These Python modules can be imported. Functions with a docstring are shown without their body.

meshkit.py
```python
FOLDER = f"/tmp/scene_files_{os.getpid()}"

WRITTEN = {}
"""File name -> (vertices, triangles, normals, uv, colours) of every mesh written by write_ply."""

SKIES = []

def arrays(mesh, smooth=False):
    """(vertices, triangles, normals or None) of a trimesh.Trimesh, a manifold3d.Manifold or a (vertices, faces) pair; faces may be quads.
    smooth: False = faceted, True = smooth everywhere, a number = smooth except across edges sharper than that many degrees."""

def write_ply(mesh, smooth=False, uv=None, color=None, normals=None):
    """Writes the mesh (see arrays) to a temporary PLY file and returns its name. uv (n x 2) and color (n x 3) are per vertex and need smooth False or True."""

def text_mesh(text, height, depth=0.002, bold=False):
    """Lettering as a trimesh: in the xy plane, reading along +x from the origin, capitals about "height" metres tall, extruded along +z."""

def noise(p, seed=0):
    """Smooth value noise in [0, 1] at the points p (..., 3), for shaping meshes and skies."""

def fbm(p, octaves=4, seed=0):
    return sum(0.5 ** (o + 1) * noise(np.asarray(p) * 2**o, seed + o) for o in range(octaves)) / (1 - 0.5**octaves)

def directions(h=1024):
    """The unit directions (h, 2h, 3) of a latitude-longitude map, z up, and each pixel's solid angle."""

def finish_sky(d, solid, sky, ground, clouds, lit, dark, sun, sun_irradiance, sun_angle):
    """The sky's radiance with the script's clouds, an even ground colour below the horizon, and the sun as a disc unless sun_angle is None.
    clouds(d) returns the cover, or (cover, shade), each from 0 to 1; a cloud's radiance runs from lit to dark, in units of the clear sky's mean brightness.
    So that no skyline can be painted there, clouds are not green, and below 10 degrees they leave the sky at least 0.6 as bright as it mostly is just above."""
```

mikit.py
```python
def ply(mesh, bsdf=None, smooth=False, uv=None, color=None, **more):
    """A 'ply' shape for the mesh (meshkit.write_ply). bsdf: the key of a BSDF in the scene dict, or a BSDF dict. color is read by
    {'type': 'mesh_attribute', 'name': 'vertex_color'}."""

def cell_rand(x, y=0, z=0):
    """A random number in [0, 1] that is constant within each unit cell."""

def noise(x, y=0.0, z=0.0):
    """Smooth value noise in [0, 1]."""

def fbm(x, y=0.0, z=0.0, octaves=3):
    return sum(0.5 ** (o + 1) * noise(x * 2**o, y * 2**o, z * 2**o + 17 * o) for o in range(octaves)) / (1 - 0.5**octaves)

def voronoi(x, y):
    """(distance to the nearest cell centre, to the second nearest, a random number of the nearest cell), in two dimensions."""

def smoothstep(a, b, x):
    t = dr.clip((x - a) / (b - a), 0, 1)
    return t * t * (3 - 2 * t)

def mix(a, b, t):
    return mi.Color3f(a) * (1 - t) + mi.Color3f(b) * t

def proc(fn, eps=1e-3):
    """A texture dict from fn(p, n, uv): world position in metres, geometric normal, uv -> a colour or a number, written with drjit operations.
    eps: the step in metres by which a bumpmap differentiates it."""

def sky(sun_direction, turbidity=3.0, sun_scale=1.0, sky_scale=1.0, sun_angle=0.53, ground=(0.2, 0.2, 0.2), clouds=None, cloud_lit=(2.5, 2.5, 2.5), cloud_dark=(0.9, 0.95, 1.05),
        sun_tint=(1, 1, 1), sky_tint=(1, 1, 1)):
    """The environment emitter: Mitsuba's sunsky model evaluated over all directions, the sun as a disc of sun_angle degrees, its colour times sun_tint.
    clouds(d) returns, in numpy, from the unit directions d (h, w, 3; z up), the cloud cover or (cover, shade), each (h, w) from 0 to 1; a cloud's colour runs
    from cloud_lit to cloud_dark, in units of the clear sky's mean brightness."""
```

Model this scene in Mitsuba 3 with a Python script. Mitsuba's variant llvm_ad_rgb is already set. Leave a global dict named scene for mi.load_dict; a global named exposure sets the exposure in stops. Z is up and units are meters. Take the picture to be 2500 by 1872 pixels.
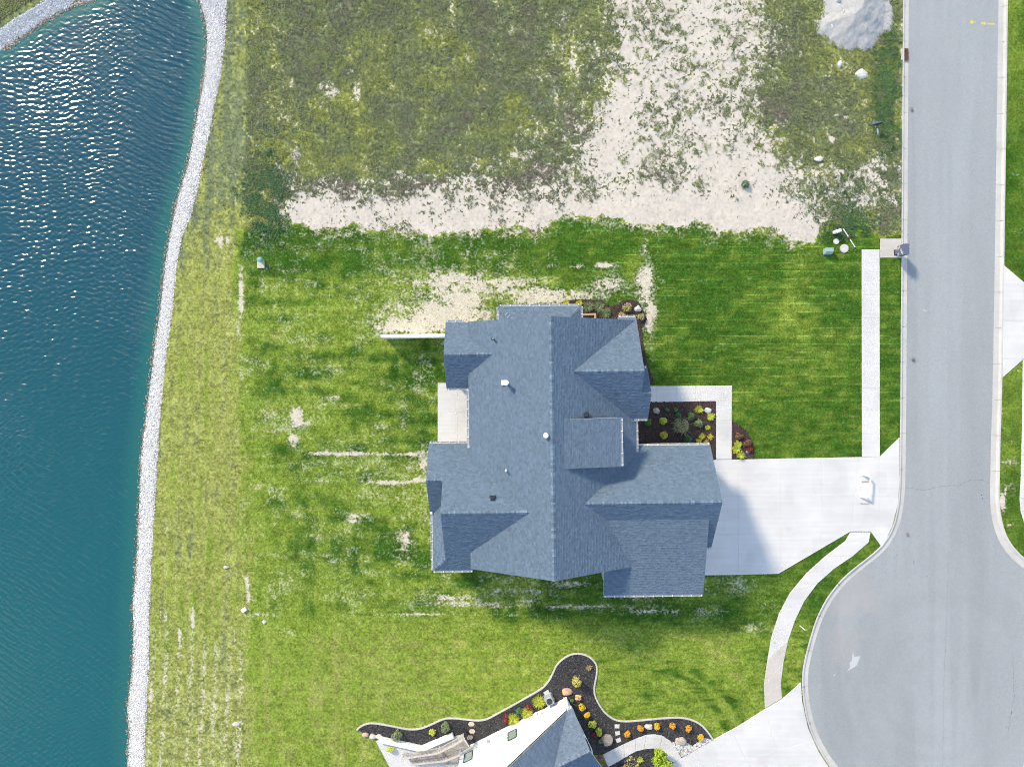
import math, random
import numpy as np, trimesh, shapely, manifold3d as mf
import drjit as dr, mitsuba as mi, mikit, meshkit
from shapely.geometry import Polygon, LineString, Point, MultiPolygon, box as sbox
from shapely.ops import unary_union
from shapely import affinity
T = mi.ScalarTransform4f

# ------------------------------------------------------------------ camera, light, exposure
scene, labels = {}, {}
CAM_H = 58.0
scene['camera'] = {'type': 'perspective', 'fov': 2 * math.degrees(math.atan(43.1034 / CAM_H)), 'fov_axis': 'x',
                   'near_clip': 1.0, 'far_clip': 9000.0,
                   'to_world': T().look_at(origin=[0, 0, CAM_H], target=[0, 0, 0], up=[0, 1, 0])}
SUN = (-1.03, 1.12, 1.0)
def clouds(d):                                       # thin broken cloud over the whole sky
    q = np.stack([d[..., 0], d[..., 1], d[..., 2] * 0.0], -1) / (d[..., 2:3] + 0.35)
    n = meshkit.fbm(q * 3.1 + 11, 5, 4)
    t = np.clip((n - .46) / .16, 0, 1)
    return .15 + t * t * (3 - 2 * t) * .55, np.clip((n - .55) * 3, 0, .6)
scene['sky_light'] = mikit.sky(SUN, turbidity=3, sun_scale=0.90, sky_scale=1.75, clouds=clouds, cloud_lit=(2.2, 2.3, 2.4), cloud_dark=(0.9, 0.98, 1.08), sun_angle=7.5,
                               sun_tint=(0.95, 0.985, 1.03), sky_tint=(0.88, 1.0, 1.08))
exposure = 2.12

# ------------------------------------------------------------------ helpers
rng = np.random.default_rng(7)
S = 29.0                                             # plan units of the survey per metre
def W(px, py, z=0.0):                                # survey units -> metres
    k = (CAM_H - z) / CAM_H / S
    return ((px - 1250.0) * k, (936.0 - py) * k)
def WP(pts, z=0.0): return [W(x, y, z) for x, y in pts]
def poly(pts, z=0.0): return Polygon(WP(pts, z)).buffer(0)

def numbered(k):
    used = lambda q: q in scene or q in labels or any(s.startswith(q + '__') for s in scene)
    if not used(k): return k
    i = 1
    while used(f'{k}_{i:03d}'): i += 1
    return f'{k}_{i:03d}'
_cnt = {}
def pkey(parent, name):                              # fast numbering of parts
    b = f'{parent}__{name}'
    n = _cnt.get(b, 0); _cnt[b] = n + 1
    return b if n == 0 else f'{b}_{n:03d}'
def tag(k, label=None, cat=None, group=None, kind=None):
    d = {}
    if label: d['label'] = label
    if cat: d['category'] = cat
    if group: d['group'] = group
    if kind: d['kind'] = kind
    labels[k] = d
    return k
def thing(name, label, cat, group=None, kind=None): return tag(numbered(name), label, cat, group, kind)
def put(k, mesh, mat, **kw):
    scene[k] = mikit.ply(mesh, mat, **kw); return k
def part(parent, name, mesh, mat, **kw): return put(pkey(parent, name), mesh, mat, **kw)
def stuff_part(parent, name, mesh, mat, **kw):
    k = part(parent, name, mesh, mat, **kw); labels[k] = {'kind': 'stuff'}; return k

def cat(ms): return trimesh.util.concatenate(ms)
def bx(cx, cy, cz, sx, sy, sz, rz=0.0):
    m = trimesh.creation.box((sx, sy, sz))
    if rz: m.apply_transform(trimesh.transformations.rotation_matrix(rz, [0, 0, 1]))
    m.apply_translation((cx, cy, cz)); return m
def cham(cx, cy, cz, sx, sy, sz, c=0.012, rz=0.0):   # chamfered box
    p = []
    for a in (-1, 1):
        for b in (-1, 1):
            for d in (-1, 1):
                hx, hy, hz = sx / 2, sy / 2, sz / 2
                p += [(a * (hx - c), b * (hy - c), d * hz), (a * (hx - c), b * hy, d * (hz - c)), (a * hx, b * (hy - c), d * (hz - c))]
    m = trimesh.convex.convex_hull(np.array(p))
    if rz: m.apply_transform(trimesh.transformations.rotation_matrix(rz, [0, 0, 1]))
    m.apply_translation((cx, cy, cz)); return m
def beam(a, b, w, h):                                # box from a to b
    a, b = np.asarray(a, float), np.asarray(b, float); d = b - a; L = np.linalg.norm(d); d /= L
    up = np.array([0, 0, 1.0]) if abs(d[2]) < 0.95 else np.array([1.0, 0, 0])
    s = np.cross(d, up); s /= np.linalg.norm(s); u = np.cross(s, d)
    m = trimesh.creation.box((L, w, h)); M = np.eye(4)
    M[:3, 0], M[:3, 1], M[:3, 2], M[:3, 3] = d, s, u, (a + b) / 2
    m.apply_transform(M); return m
def cyl(a, b, r, n=12):
    return trimesh.creation.cylinder(r, segment=[a, b], sections=n)
def extr(p, z0, z1):
    ms = []
    for g in (p.geoms if hasattr(p, 'geoms') else [p]):
        if g.is_empty or g.area < 1e-6: continue
        m = trimesh.creation.extrude_polygon(g, z1 - z0, engine='earcut'); m.apply_translation((0, 0, z0)); ms.append(m)
    return cat(ms)
def slab(p, z0, z1, c=0.015):                        # slab with an eased upper edge
    b = p.buffer(-c, join_style=2)
    if b.is_empty or b.geom_type != 'Polygon' or len(b.interiors) or len(b.exterior.coords) != len(p.exterior.coords): return extr(p, z0, z1)
    A, B = np.array(p.exterior.coords)[:-1], np.array(b.exterior.coords)[:-1]
    j = np.argmin(((B - A[0]) ** 2).sum(1)); B = np.roll(B, -j, 0)
    if np.abs(A - B).max() > 6 * c: return extr(p, z0, z1)
    n = len(A); v = np.vstack([np.c_[A, np.full(n, z0)], np.c_[A, np.full(n, z1 - c)], np.c_[B, np.full(n, z1)]])
    f = []
    for r in (0, 1):
        for i in range(n):
            a, b2 = r * n + i, r * n + (i + 1) % n
            f += [(a, b2, b2 + n), (a, b2 + n, a + n)]
    tv, tf = trimesh.creation.triangulate_polygon(Polygon(B), engine='earcut')
    f = np.array(f)
    if not p.exterior.is_ccw: f = f[:, ::-1]
    top = trimesh.Trimesh(np.c_[tv, np.full(len(tv), z1)], tf, process=False)
    if top.face_normals[0][2] < 0: top.invert()
    return cat([trimesh.Trimesh(v, f, process=False), top])
def sstep(a, b, x):
    t = np.clip((x - a) / (b - a), 0, 1); return t * t * (3 - 2 * t)
def nz(x, y, f, seed=0):
    return meshkit.noise(np.stack([np.asarray(x) * f, np.asarray(y) * f, np.zeros_like(x)], -1), seed)
def fb(x, y, fx, fy=None, o=3, seed=0):
    return meshkit.fbm(np.stack([np.asarray(x) * fx, np.asarray(y) * (fy or fx), np.zeros_like(x)], -1), o, seed)

# ------------------------------------------------------------------ materials
def P(name, col, rough=0.8, spec=0.3, two=False, **kw):
    b = {'type': 'principled', 'base_color': col if isinstance(col, dict) else {'type': 'rgb', 'value': list(col)}, 'roughness': rough, 'specular': spec, **kw}
    scene[name] = {'type': 'twosided', 'bsdf': b} if two else b
    return name
VC = {'type': 'mesh_attribute', 'name': 'vertex_color'}
P('m_vcol', VC, 0.85, 0.25, two=True)
P('m_shingle', VC, 0.9, 0.2, two=True)
P('m_leaf', VC, 0.7, 0.12, two=True)
P('m_white', (0.78, 0.79, 0.8), 0.45, 0.4, two=True)
P('m_gutter', (0.56, 0.57, 0.60), 0.4, 0.4, two=True)
P('m_fascia', (0.55, 0.57, 0.6), 0.6, 0.3, two=True)
P('m_trim', (0.05, 0.055, 0.06), 0.5, 0.4)
P('m_metal', (0.30, 0.34, 0.39), 0.45, 0.4)
P('m_darkmetal', (0.025, 0.033, 0.05), 0.5, 0.4)
P('m_mail', (0.10, 0.125, 0.19), 0.45, 0.4)
P('m_teal', (0.16, 0.36, 0.34), 0.5, 0.4)
P('m_greybox', (0.30, 0.42, 0.45), 0.5, 0.4)
P('m_rust', (0.16, 0.085, 0.05), 0.8, 0.3)
P('m_red', (0.35, 0.05, 0.06), 0.6, 0.3)
P('m_tanwood', (0.42, 0.29, 0.17), 0.8, 0.2)
P('m_yellow', (0.62, 0.52, 0.10), 0.8, 0.2)
P('m_bare', (0.30, 0.27, 0.24), 0.9, 0.2)
P('m_pane', (0.05, 0.085, 0.085), 0.05, 0.6)
P('m_glassy', (0.21, 0.29, 0.285), 0.12, 0.5)

def _conc(tint):
    def f(p, n, uv):
        a = mikit.fbm(p.x * 0.55, p.y * 0.55, 0.0, 3); b = mikit.noise(p.x * 23, p.y * 23); c = mikit.noise(p.x * 0.35 + 9, p.y * 6)
        return mi.Color3f(*tint) * (0.84 + 0.18 * a + 0.03 * b + 0.06 * c - 0.05 * mikit.smoothstep(0.6, 0.8, mikit.noise(p.x * 0.9 + 3, p.y * 0.9)))
    return f
P('m_conc', mikit.proc(_conc((0.585, 0.590, 0.598))), 0.85, 0.25)
P('m_conc_b', mikit.proc(_conc((0.57, 0.575, 0.583))), 0.85, 0.25)
P('m_conc_old', mikit.proc(_conc((0.50, 0.47, 0.44))), 0.88, 0.2)
P('m_curb', mikit.proc(_conc((0.50, 0.495, 0.485))), 0.88, 0.2)
P('m_wallwhite', mikit.proc(lambda p, n, uv: mi.Color3f(0.80, 0.80, 0.81) * (0.93 + 0.07 * mikit.smoothstep(0.0, 0.09, (p.z * 5.5 - dr.floor(p.z * 5.5))) + 0.03 * mikit.noise(p.x * 2, p.y * 2, p.z * 2))), 0.6, 0.3)
P('m_siding', mikit.proc(lambda p, n, uv: mi.Color3f(0.42, 0.45, 0.48) * (0.75 + 0.25 * mikit.smoothstep(0.0, 0.12, (p.z * 6 - dr.floor(p.z * 6))) + 0.05 * mikit.noise(p.x * 3, p.y * 3, p.z * 3))), 0.7, 0.3)

def road_col(p, n, uv):
    a = mikit.fbm(p.x * 0.25, p.y * 0.08, 0.0, 3); g = mikit.noise(p.x * 31, p.y * 31); g2 = mikit.noise(p.x * 9, p.y * 9)
    s = mikit.noise(p.x * 2.6, p.y * 0.12)
    r = dr.sqrt(dr.square(p.x - 35.8) + dr.square(p.y + 25.3))
    ring = mikit.noise(r * 1.6, dr.atan2(p.y + 25.3, p.x - 35.8) * 1.2)
    inb = mikit.smoothstep(-14.0, -19.0, p.y)
    t = dr.lerp(s, ring, inb)
    dust = mikit.smoothstep(4.5, 0.0, dr.sqrt(dr.square((p.x - 28.6) * 1.0) + dr.square((p.y + 19.5) * 0.6))) * mikit.smoothstep(0.35, 0.7, mikit.fbm(p.x * 0.6, p.y * 0.6, 3.0, 3))
    c = mi.Color3f(0.286, 0.310, 0.330) * (0.76 + 0.22 * a + 0.16 * g + 0.10 * g2 + 0.07 * t - 0.06 * mikit.smoothstep(0.55, 0.75, mikit.noise(p.x * 1.1, p.y * 0.06 + 7)))
    return mikit.mix(c, (0.36, 0.355, 0.35), 0.5 * dust)
P('m_road', mikit.proc(road_col), 0.9, 0.2)

RAMP = np.array([(0.180, 0.160, 0.128), (0.152, 0.186, 0.100), (0.264, 0.294, 0.080), (0.170, 0.246, 0.036), (0.036, 0.098, 0.012)])
def ramp(v):
    C = RAMP.tolist()
    c = mi.Color3f(*C[0])
    for i in range(1, 5): c = mikit.mix(c, mi.Color3f(*C[i]), mikit.smoothstep((i - 1) / 4, i / 4, v))
    return c
def ramp_np(v):
    v = np.clip(v, 0, 1) * 4; i = np.minimum(v.astype(int), 3); t = (v - i)[:, None]
    return RAMP[i] * (1 - t) + RAMP[i + 1] * t
def ground_col(p, n, uv):
    cover, v = uv.x, uv.y
    n1, n2, n3 = mikit.noise(p.x * 2.1 + 5, p.y * 2.1), mikit.noise(p.x * 5.2, p.y * 5.2), mikit.noise(p.x * 9.7, p.y * 9.7)
    turf = dr.maximum(mikit.smoothstep(0.50, 0.62, v), mikit.smoothstep(-22.2, -23.6, p.x))                          # mown turf thins out softly, weeds stand in clumps
    n4 = mikit.noise(p.x * 3.2 + 3, p.y * 8.5)
    fine = dr.lerp(0.22 * n1 + 0.38 * n2 + 0.40 * n3, 0.20 * n1 + 0.22 * n2 + 0.36 * n3 + 0.22 * n4, turf)
    full = mikit.smoothstep(0.25, 0.75, cover)
    w = dr.lerp(0.09, dr.lerp(0.16, 0.40, full), turf)
    m = mikit.smoothstep(-w, w, 0.15 + 0.73 * cover - fine + 0.18 * turf * full)
    big = mikit.noise(p.x * 0.9, p.y * 0.9 + 40)
    v2 = dr.clip(v + dr.lerp(0.20, 0.11, turf) * (n2 - 0.5) + dr.lerp(0.16, 0.08, turf) * (big - 0.5), 0, 1)
    line = mikit.noise(p.x * 0.45, p.y * 9.0)                       # mowing grain along the rows
    reg = mikit.smoothstep(4.5, 6.5, p.x) * mikit.smoothstep(33.5, 32.5, p.x) * mikit.smoothstep(-2.6, -1.6, p.y) * mikit.smoothstep(15.5, 14.5, p.y)
    t = p.y / 0.68 + 0.12 * mikit.noise(p.x * 0.35, p.y * 0.5); t = t - dr.floor(t)
    row = mikit.smoothstep(0.85, 0.93, t) * reg * mikit.smoothstep(0.35, 0.75, mikit.noise(p.x * 0.9, p.y * 3))
    g = ramp(v2) * (0.20 + 0.62 * n3 + 0.56 * n2 + 0.26 * n1 + 0.18 * line) * (1 + 0.8 * row)
    d = mikit.mix((0.510, 0.475, 0.425), (0.50, 0.465, 0.385), turf) * (0.82 + 0.20 * n2 + 0.14 * n3 + 0.06 * big)
    return mikit.mix(d, g, m)
scene['m_ground'] = {'type': 'twosided', 'bsdf': {'type': 'principled', 'base_color': mikit.proc(ground_col), 'roughness': 0.95, 'specular': 0.04}}
def mulch(tint):
    def f(p, n, uv):
        a = mikit.noise(p.x * 16, p.y * 16); b = mikit.noise(p.x * 41, p.y * 41); c = mikit.fbm(p.x * 0.8, p.y * 0.8, 0.0, 2)
        return mi.Color3f(*tint) * (0.45 + 0.7 * a * b * 2 + 0.3 * c)
    return f
P('m_mulch_brown', mikit.proc(mulch((0.066, 0.046, 0.044))), 0.95, 0.1)
P('m_mulch_black', mikit.proc(mulch((0.050, 0.050, 0.056))), 0.95, 0.1)
P('m_gravelbase', mikit.proc(lambda p, n, uv: mi.Color3f(0.60, 0.61, 0.63) * (0.6 + 0.6 * mikit.noise(p.x * 14, p.y * 14))), 0.95, 0.15)
P('m_sand', mikit.proc(lambda p, n, uv: mi.Color3f(0.39, 0.395, 0.40) * (0.85 + 0.18 * mikit.noise(p.x * 9, p.y * 9) + 0.12 * mikit.fbm(p.x, p.y, 0.0, 3))), 0.95, 0.15)
def wood_col(p, n, uv):
    a = mikit.noise(p.x * 3, p.y * 3, p.z * 3); b = mikit.noise(p.x * 30, p.y * 30, p.z * 8)
    return mikit.mix((0.34, 0.31, 0.285), (0.54, 0.51, 0.485), a) * (0.8 + 0.35 * b)
P('m_wood', mikit.proc(wood_col), 0.85, 0.2)
def water_col(p, n, uv):
    sh = uv.x                                                       # 0 at the shore, 1 in deep water
    n1 = mikit.fbm(p.x * 0.15, p.y * 0.15, 0.0, 3)
    north = mikit.smoothstep(-26.0, 22.0, p.y + 6 * (n1 - 0.5))      # greener, shallower water to the south
    deep = mikit.mix((0.0006, 0.086, 0.098), (0.0008, 0.052, 0.080), north)
    return mikit.mix((0.008, 0.105, 0.100), deep, mikit.smoothstep(0.0, 1.0, sh))
scene['m_water'] = {'type': 'twosided', 'bsdf': {'type': 'principled', 'base_color': mikit.proc(water_col), 'roughness': 0.16, 'specular': 0.85}}

# ------------------------------------------------------------------ plan outlines (survey units)
road_left = [(2222, -160), (2220, 0), (2214, 975), (2213, 1050), (2212, 1174), (2207.5, 1240), (2193, 1297), (2169, 1335), (2145.6, 1359), (2082, 1408), (2053.6, 1437), (2028, 1472), (2006, 1516), (1988.7, 1573), (1976, 1625), (1972.8, 1659), (1976, 1711.6), (1990, 1775), (2015.6, 1829), (2045.7, 1872), (2080, 1908)]
road_right = [(2442, -160), (2440, 0), (2426, 975), (2422, 1050), (2420, 1166), (2419, 1217), (2422, 1256), (2431, 1296), (2445, 1329), (2470.6, 1362), (2500, 1386), (2540, 1420)]
arc = [(2288 + 316 * math.cos(a), 1670 + 316 * math.sin(a)) for a in np.radians(np.linspace(130, -42, 40))]
road_outline = road_left + arc + road_right[::-1]
road_poly = poly(road_outline)

shore_r = [(475.5, -40), (475.5, 0), (487, 36), (493.7, 81.5), (491, 136), (484.6, 195), (475.5, 240), (462, 317), (446, 398.6), (421, 480), (403, 566), (389.5, 647.6), (378, 750), (365, 840), (353, 936), (342, 1017), (329.7, 1122), (326, 1235), (319, 1375.6), (310, 1484), (312.5, 1552), (308, 1643), (296.6, 1733), (301, 1801), (296.6, 1872), (296, 2050)]
shore_l = [(-800, 2050), (-800, 420), (-300, 250), (-90, 165), (0, 119), (25, 104), (63, 76), (101, 48), (142, 28), (190, 10), (228, 0), (300, -45), (390, -75), (450, -70)]
pond_outline = shore_r + shore_l
pond_poly = poly(pond_outline)
grass_r = [(556, -60), (552, 0), (550, 90), (539, 181), (523, 253.6), (512, 317), (496, 385), (484.6, 453), (464, 530), (441.6, 584), (430, 647.6), (421, 750), (405, 860), (395, 960), (388, 1040), (383.6, 1122), (378, 1212.6), (371, 1326), (367, 1403), (364.6, 1484), (364.6, 1575), (360, 1665), (355.5, 1756), (351, 1872), (349, 2050)]
gravel_in_r = [(x + 9 + (3 if y > 1000 else 0), y) for x, y in shore_r]
gravel_r = poly(gravel_in_r + grass_r[::-1])
gravel_l = poly([(-80, 172), (0, 113), (50, 80), (101, 44), (139, 21), (172, 0), (196, -18), (140, -18), (112, 0), (101, 5), (63, 28), (23, 53), (0, 70), (-80, 118)])

drive_poly_px = [(1690, 1123), (1800, 1121), (2104, 1115), (2148, 1114), (2195.7, 1067), (2195.7, 1174), (2192, 1230), (2178, 1285), (2153, 1336), (2125, 1297), (2076, 1297), (1900, 1400), (1800, 1402.6), (1690, 1404)]
drive_poly = poly(drive_poly_px)
nd_px = [(1867.5, 1729), (1909, 1705), (1955, 1664), (1958.5, 1711.6), (1972.5, 1775), (1998.5, 1834), (2025, 1874), (2075, 1928), (1900, 2060), (1520, 2060), (1560, 1907), (1645.6, 1860), (1663.8, 1848), (1740.8, 1804), (1800, 1772), (1850, 1740.5)]
nd_poly = poly(nd_px)
rd_px = [(2449.5, 647), (2500, 690), (2640, 700), (2640, 870), (2500, 875), (2447, 922)]
walk2_l = [(2076, 1298.5), (2063, 1320), (2014, 1357.5), (1968, 1399), (1928.4, 1446.3), (1901.5, 1497), (1883, 1554.7), (1873.5, 1610), (1865, 1669), (1866, 1696), (1867.5, 1727.5)]
walk2_r = [(2125, 1298.5), (2120.5, 1323), (2080.6, 1357.5), (2036, 1387.7), (1995, 1424), (1963, 1467), (1941, 1513), (1924.5, 1561), (1912.5, 1616.5), (1906, 1669), (1909, 1703.5)]
patio_px = [(1068.8, 934.6), (1160, 934.6), (1160, 1085), (1070.5, 1085)]

front_bed = poly([(1545, 981), (1747.6, 979), (1747.6, 1121), (1700, 1121.5), (1545, 1095)])
side_bed = poly([(1787, 1026), (1804, 1036), (1822.5, 1052), (1835, 1072), (1840.6, 1097.5), (1841.5, 1119), (1786.5, 1120.5)])
north_bed = poly([(1373.6, 743.5), (1386, 732.6), (1413, 731), (1466, 732), (1480, 741), (1495, 747), (1509, 742.6), (1524, 732), (1547, 732.6), (1562, 741.7), (1571, 760), (1579, 778), (1575, 790), (1566.5, 801), (1569, 830), (1576, 870), (1584, 899), (1593, 917), (1599, 939), (1545, 941), (1520, 800), (1370, 790)])
edge_path = [(871.7, 1781), (881, 1771), (902.5, 1763), (928, 1766), (962, 1772), (991, 1778.5), (1013, 1779.4), (1031, 1776.7), (1054.7, 1766.7), (1071, 1758.6), (1089, 1752), (1112.7, 1752), (1140, 1755), (1161.6, 1757.7), (1185, 1756), (1203, 1747), (1230.4, 1732), (1250, 1721.5), (1277, 1706), (1324, 1680), (1338, 1664), (1349, 1644.5), (1358, 1622.7), (1373, 1608), (1391, 1597), (1411, 1593.7), (1432.6, 1598), (1449, 1610), (1458, 1626), (1456, 1650), (1450.7, 1673.5), (1450.7, 1693), (1460, 1715), (1476, 1738.7), (1498, 1755), (1517.8, 1760), (1550, 1758.6), (1595, 1754), (1631, 1751), (1663.8, 1750.4), (1683.7, 1754), (1709, 1765), (1725.4, 1782), (1740.8, 1804)]
nwalk_out = [(1471.7, 1840.2), (1495.3, 1827.5), (1522.5, 1814.7), (1551.5, 1801.2), (1577, 1792), (1598.5, 1790.3), (1617, 1794), (1636.6, 1807.5), (1651, 1825.6), (1663.8, 1848)]
nwalk_in = [(1484, 1871), (1505, 1860), (1526, 1847.4), (1551.5, 1833), (1573, 1827.5), (1595, 1825.7), (1609.4, 1833), (1618.5, 1843.8), (1633, 1854.6), (1645.6, 1860)]
dark_bed = poly(edge_path + [(1663.8, 1848)] + nwalk_out[::-1][1:] + [(1450, 1841), (1381.6, 1706), (1150, 1822), (1128, 1792), (1030, 1822), (929, 1803)])
inner_bed = poly(nwalk_in + [(1620, 1873), (1560, 1907), (1545, 1935), (1450, 1935)])
npatio = poly([(918, 1808), (929, 1804), (1030, 1824), (1128, 1790), (1150, 1822), (1150, 2000), (1010, 2000), (952, 1872)])

# ------------------------------------------------------------------ ground: cover and kind of the turf as functions of place
def ell(X, Y, cx, cy, rx, ry, a=0.0):
    c, s = math.cos(a), math.sin(a); u, v = X - cx, Y - cy
    return np.sqrt(((u * c + v * s) / rx) ** 2 + ((-u * s + v * c) / ry) ** 2)
def sdf(X, Y, pts):                                  # signed distance to an outline, negative inside
    p = np.array(pts, float); q = np.roll(p, -1, 0); d2 = np.full(X.shape, 1e18); ins = np.zeros(X.shape, bool)
    for (ax, ay), (b_x, b_y) in zip(p, q):
        ex, ey = b_x - ax, b_y - ay; wx, wy = X - ax, Y - ay
        t = np.clip((wx * ex + wy * ey) / (ex * ex + ey * ey + 1e-12), 0, 1)
        d2 = np.minimum(d2, (wx - ex * t) ** 2 + (wy - ey * t) ** 2)
        c = (ay > Y) != (b_y > Y)
        ins ^= c & (X < ex * (Y - ay) / (ey if ey else 1e-12) + ax)
    return np.where(ins, -1, 1) * np.sqrt(d2)
bandA = [(1440, -80), (1500, 60), (1505, 170), (1430, 270), (1380, 330), (1400, 420), (1880, 560), (1960, 560), (1980, 430), (1900, 400), (1875, 330), (1872, 250), (1885, 120), (1880, -80)]
bandB = [(672, 450), (700, 400), (722, 372), (760, 425), (880, 440), (960, 448), (1060, 425), (1200, 415), (1330, 400), (1500, 420), (1900, 430), (2010, 470), (2000, 560), (1975, 588), (1850, 552), (1650, 556), (1590, 548), (1500, 530), (1400, 530), (1340, 570), (1200, 570), (1050, 562), (740, 560), (700, 510)]
bandC = [(1960, 430), (1990, 390), (2060, 400), (2150, 380), (2190, 400), (2185, 510), (2090, 530), (2030, 560), (1980, 580)]
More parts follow.
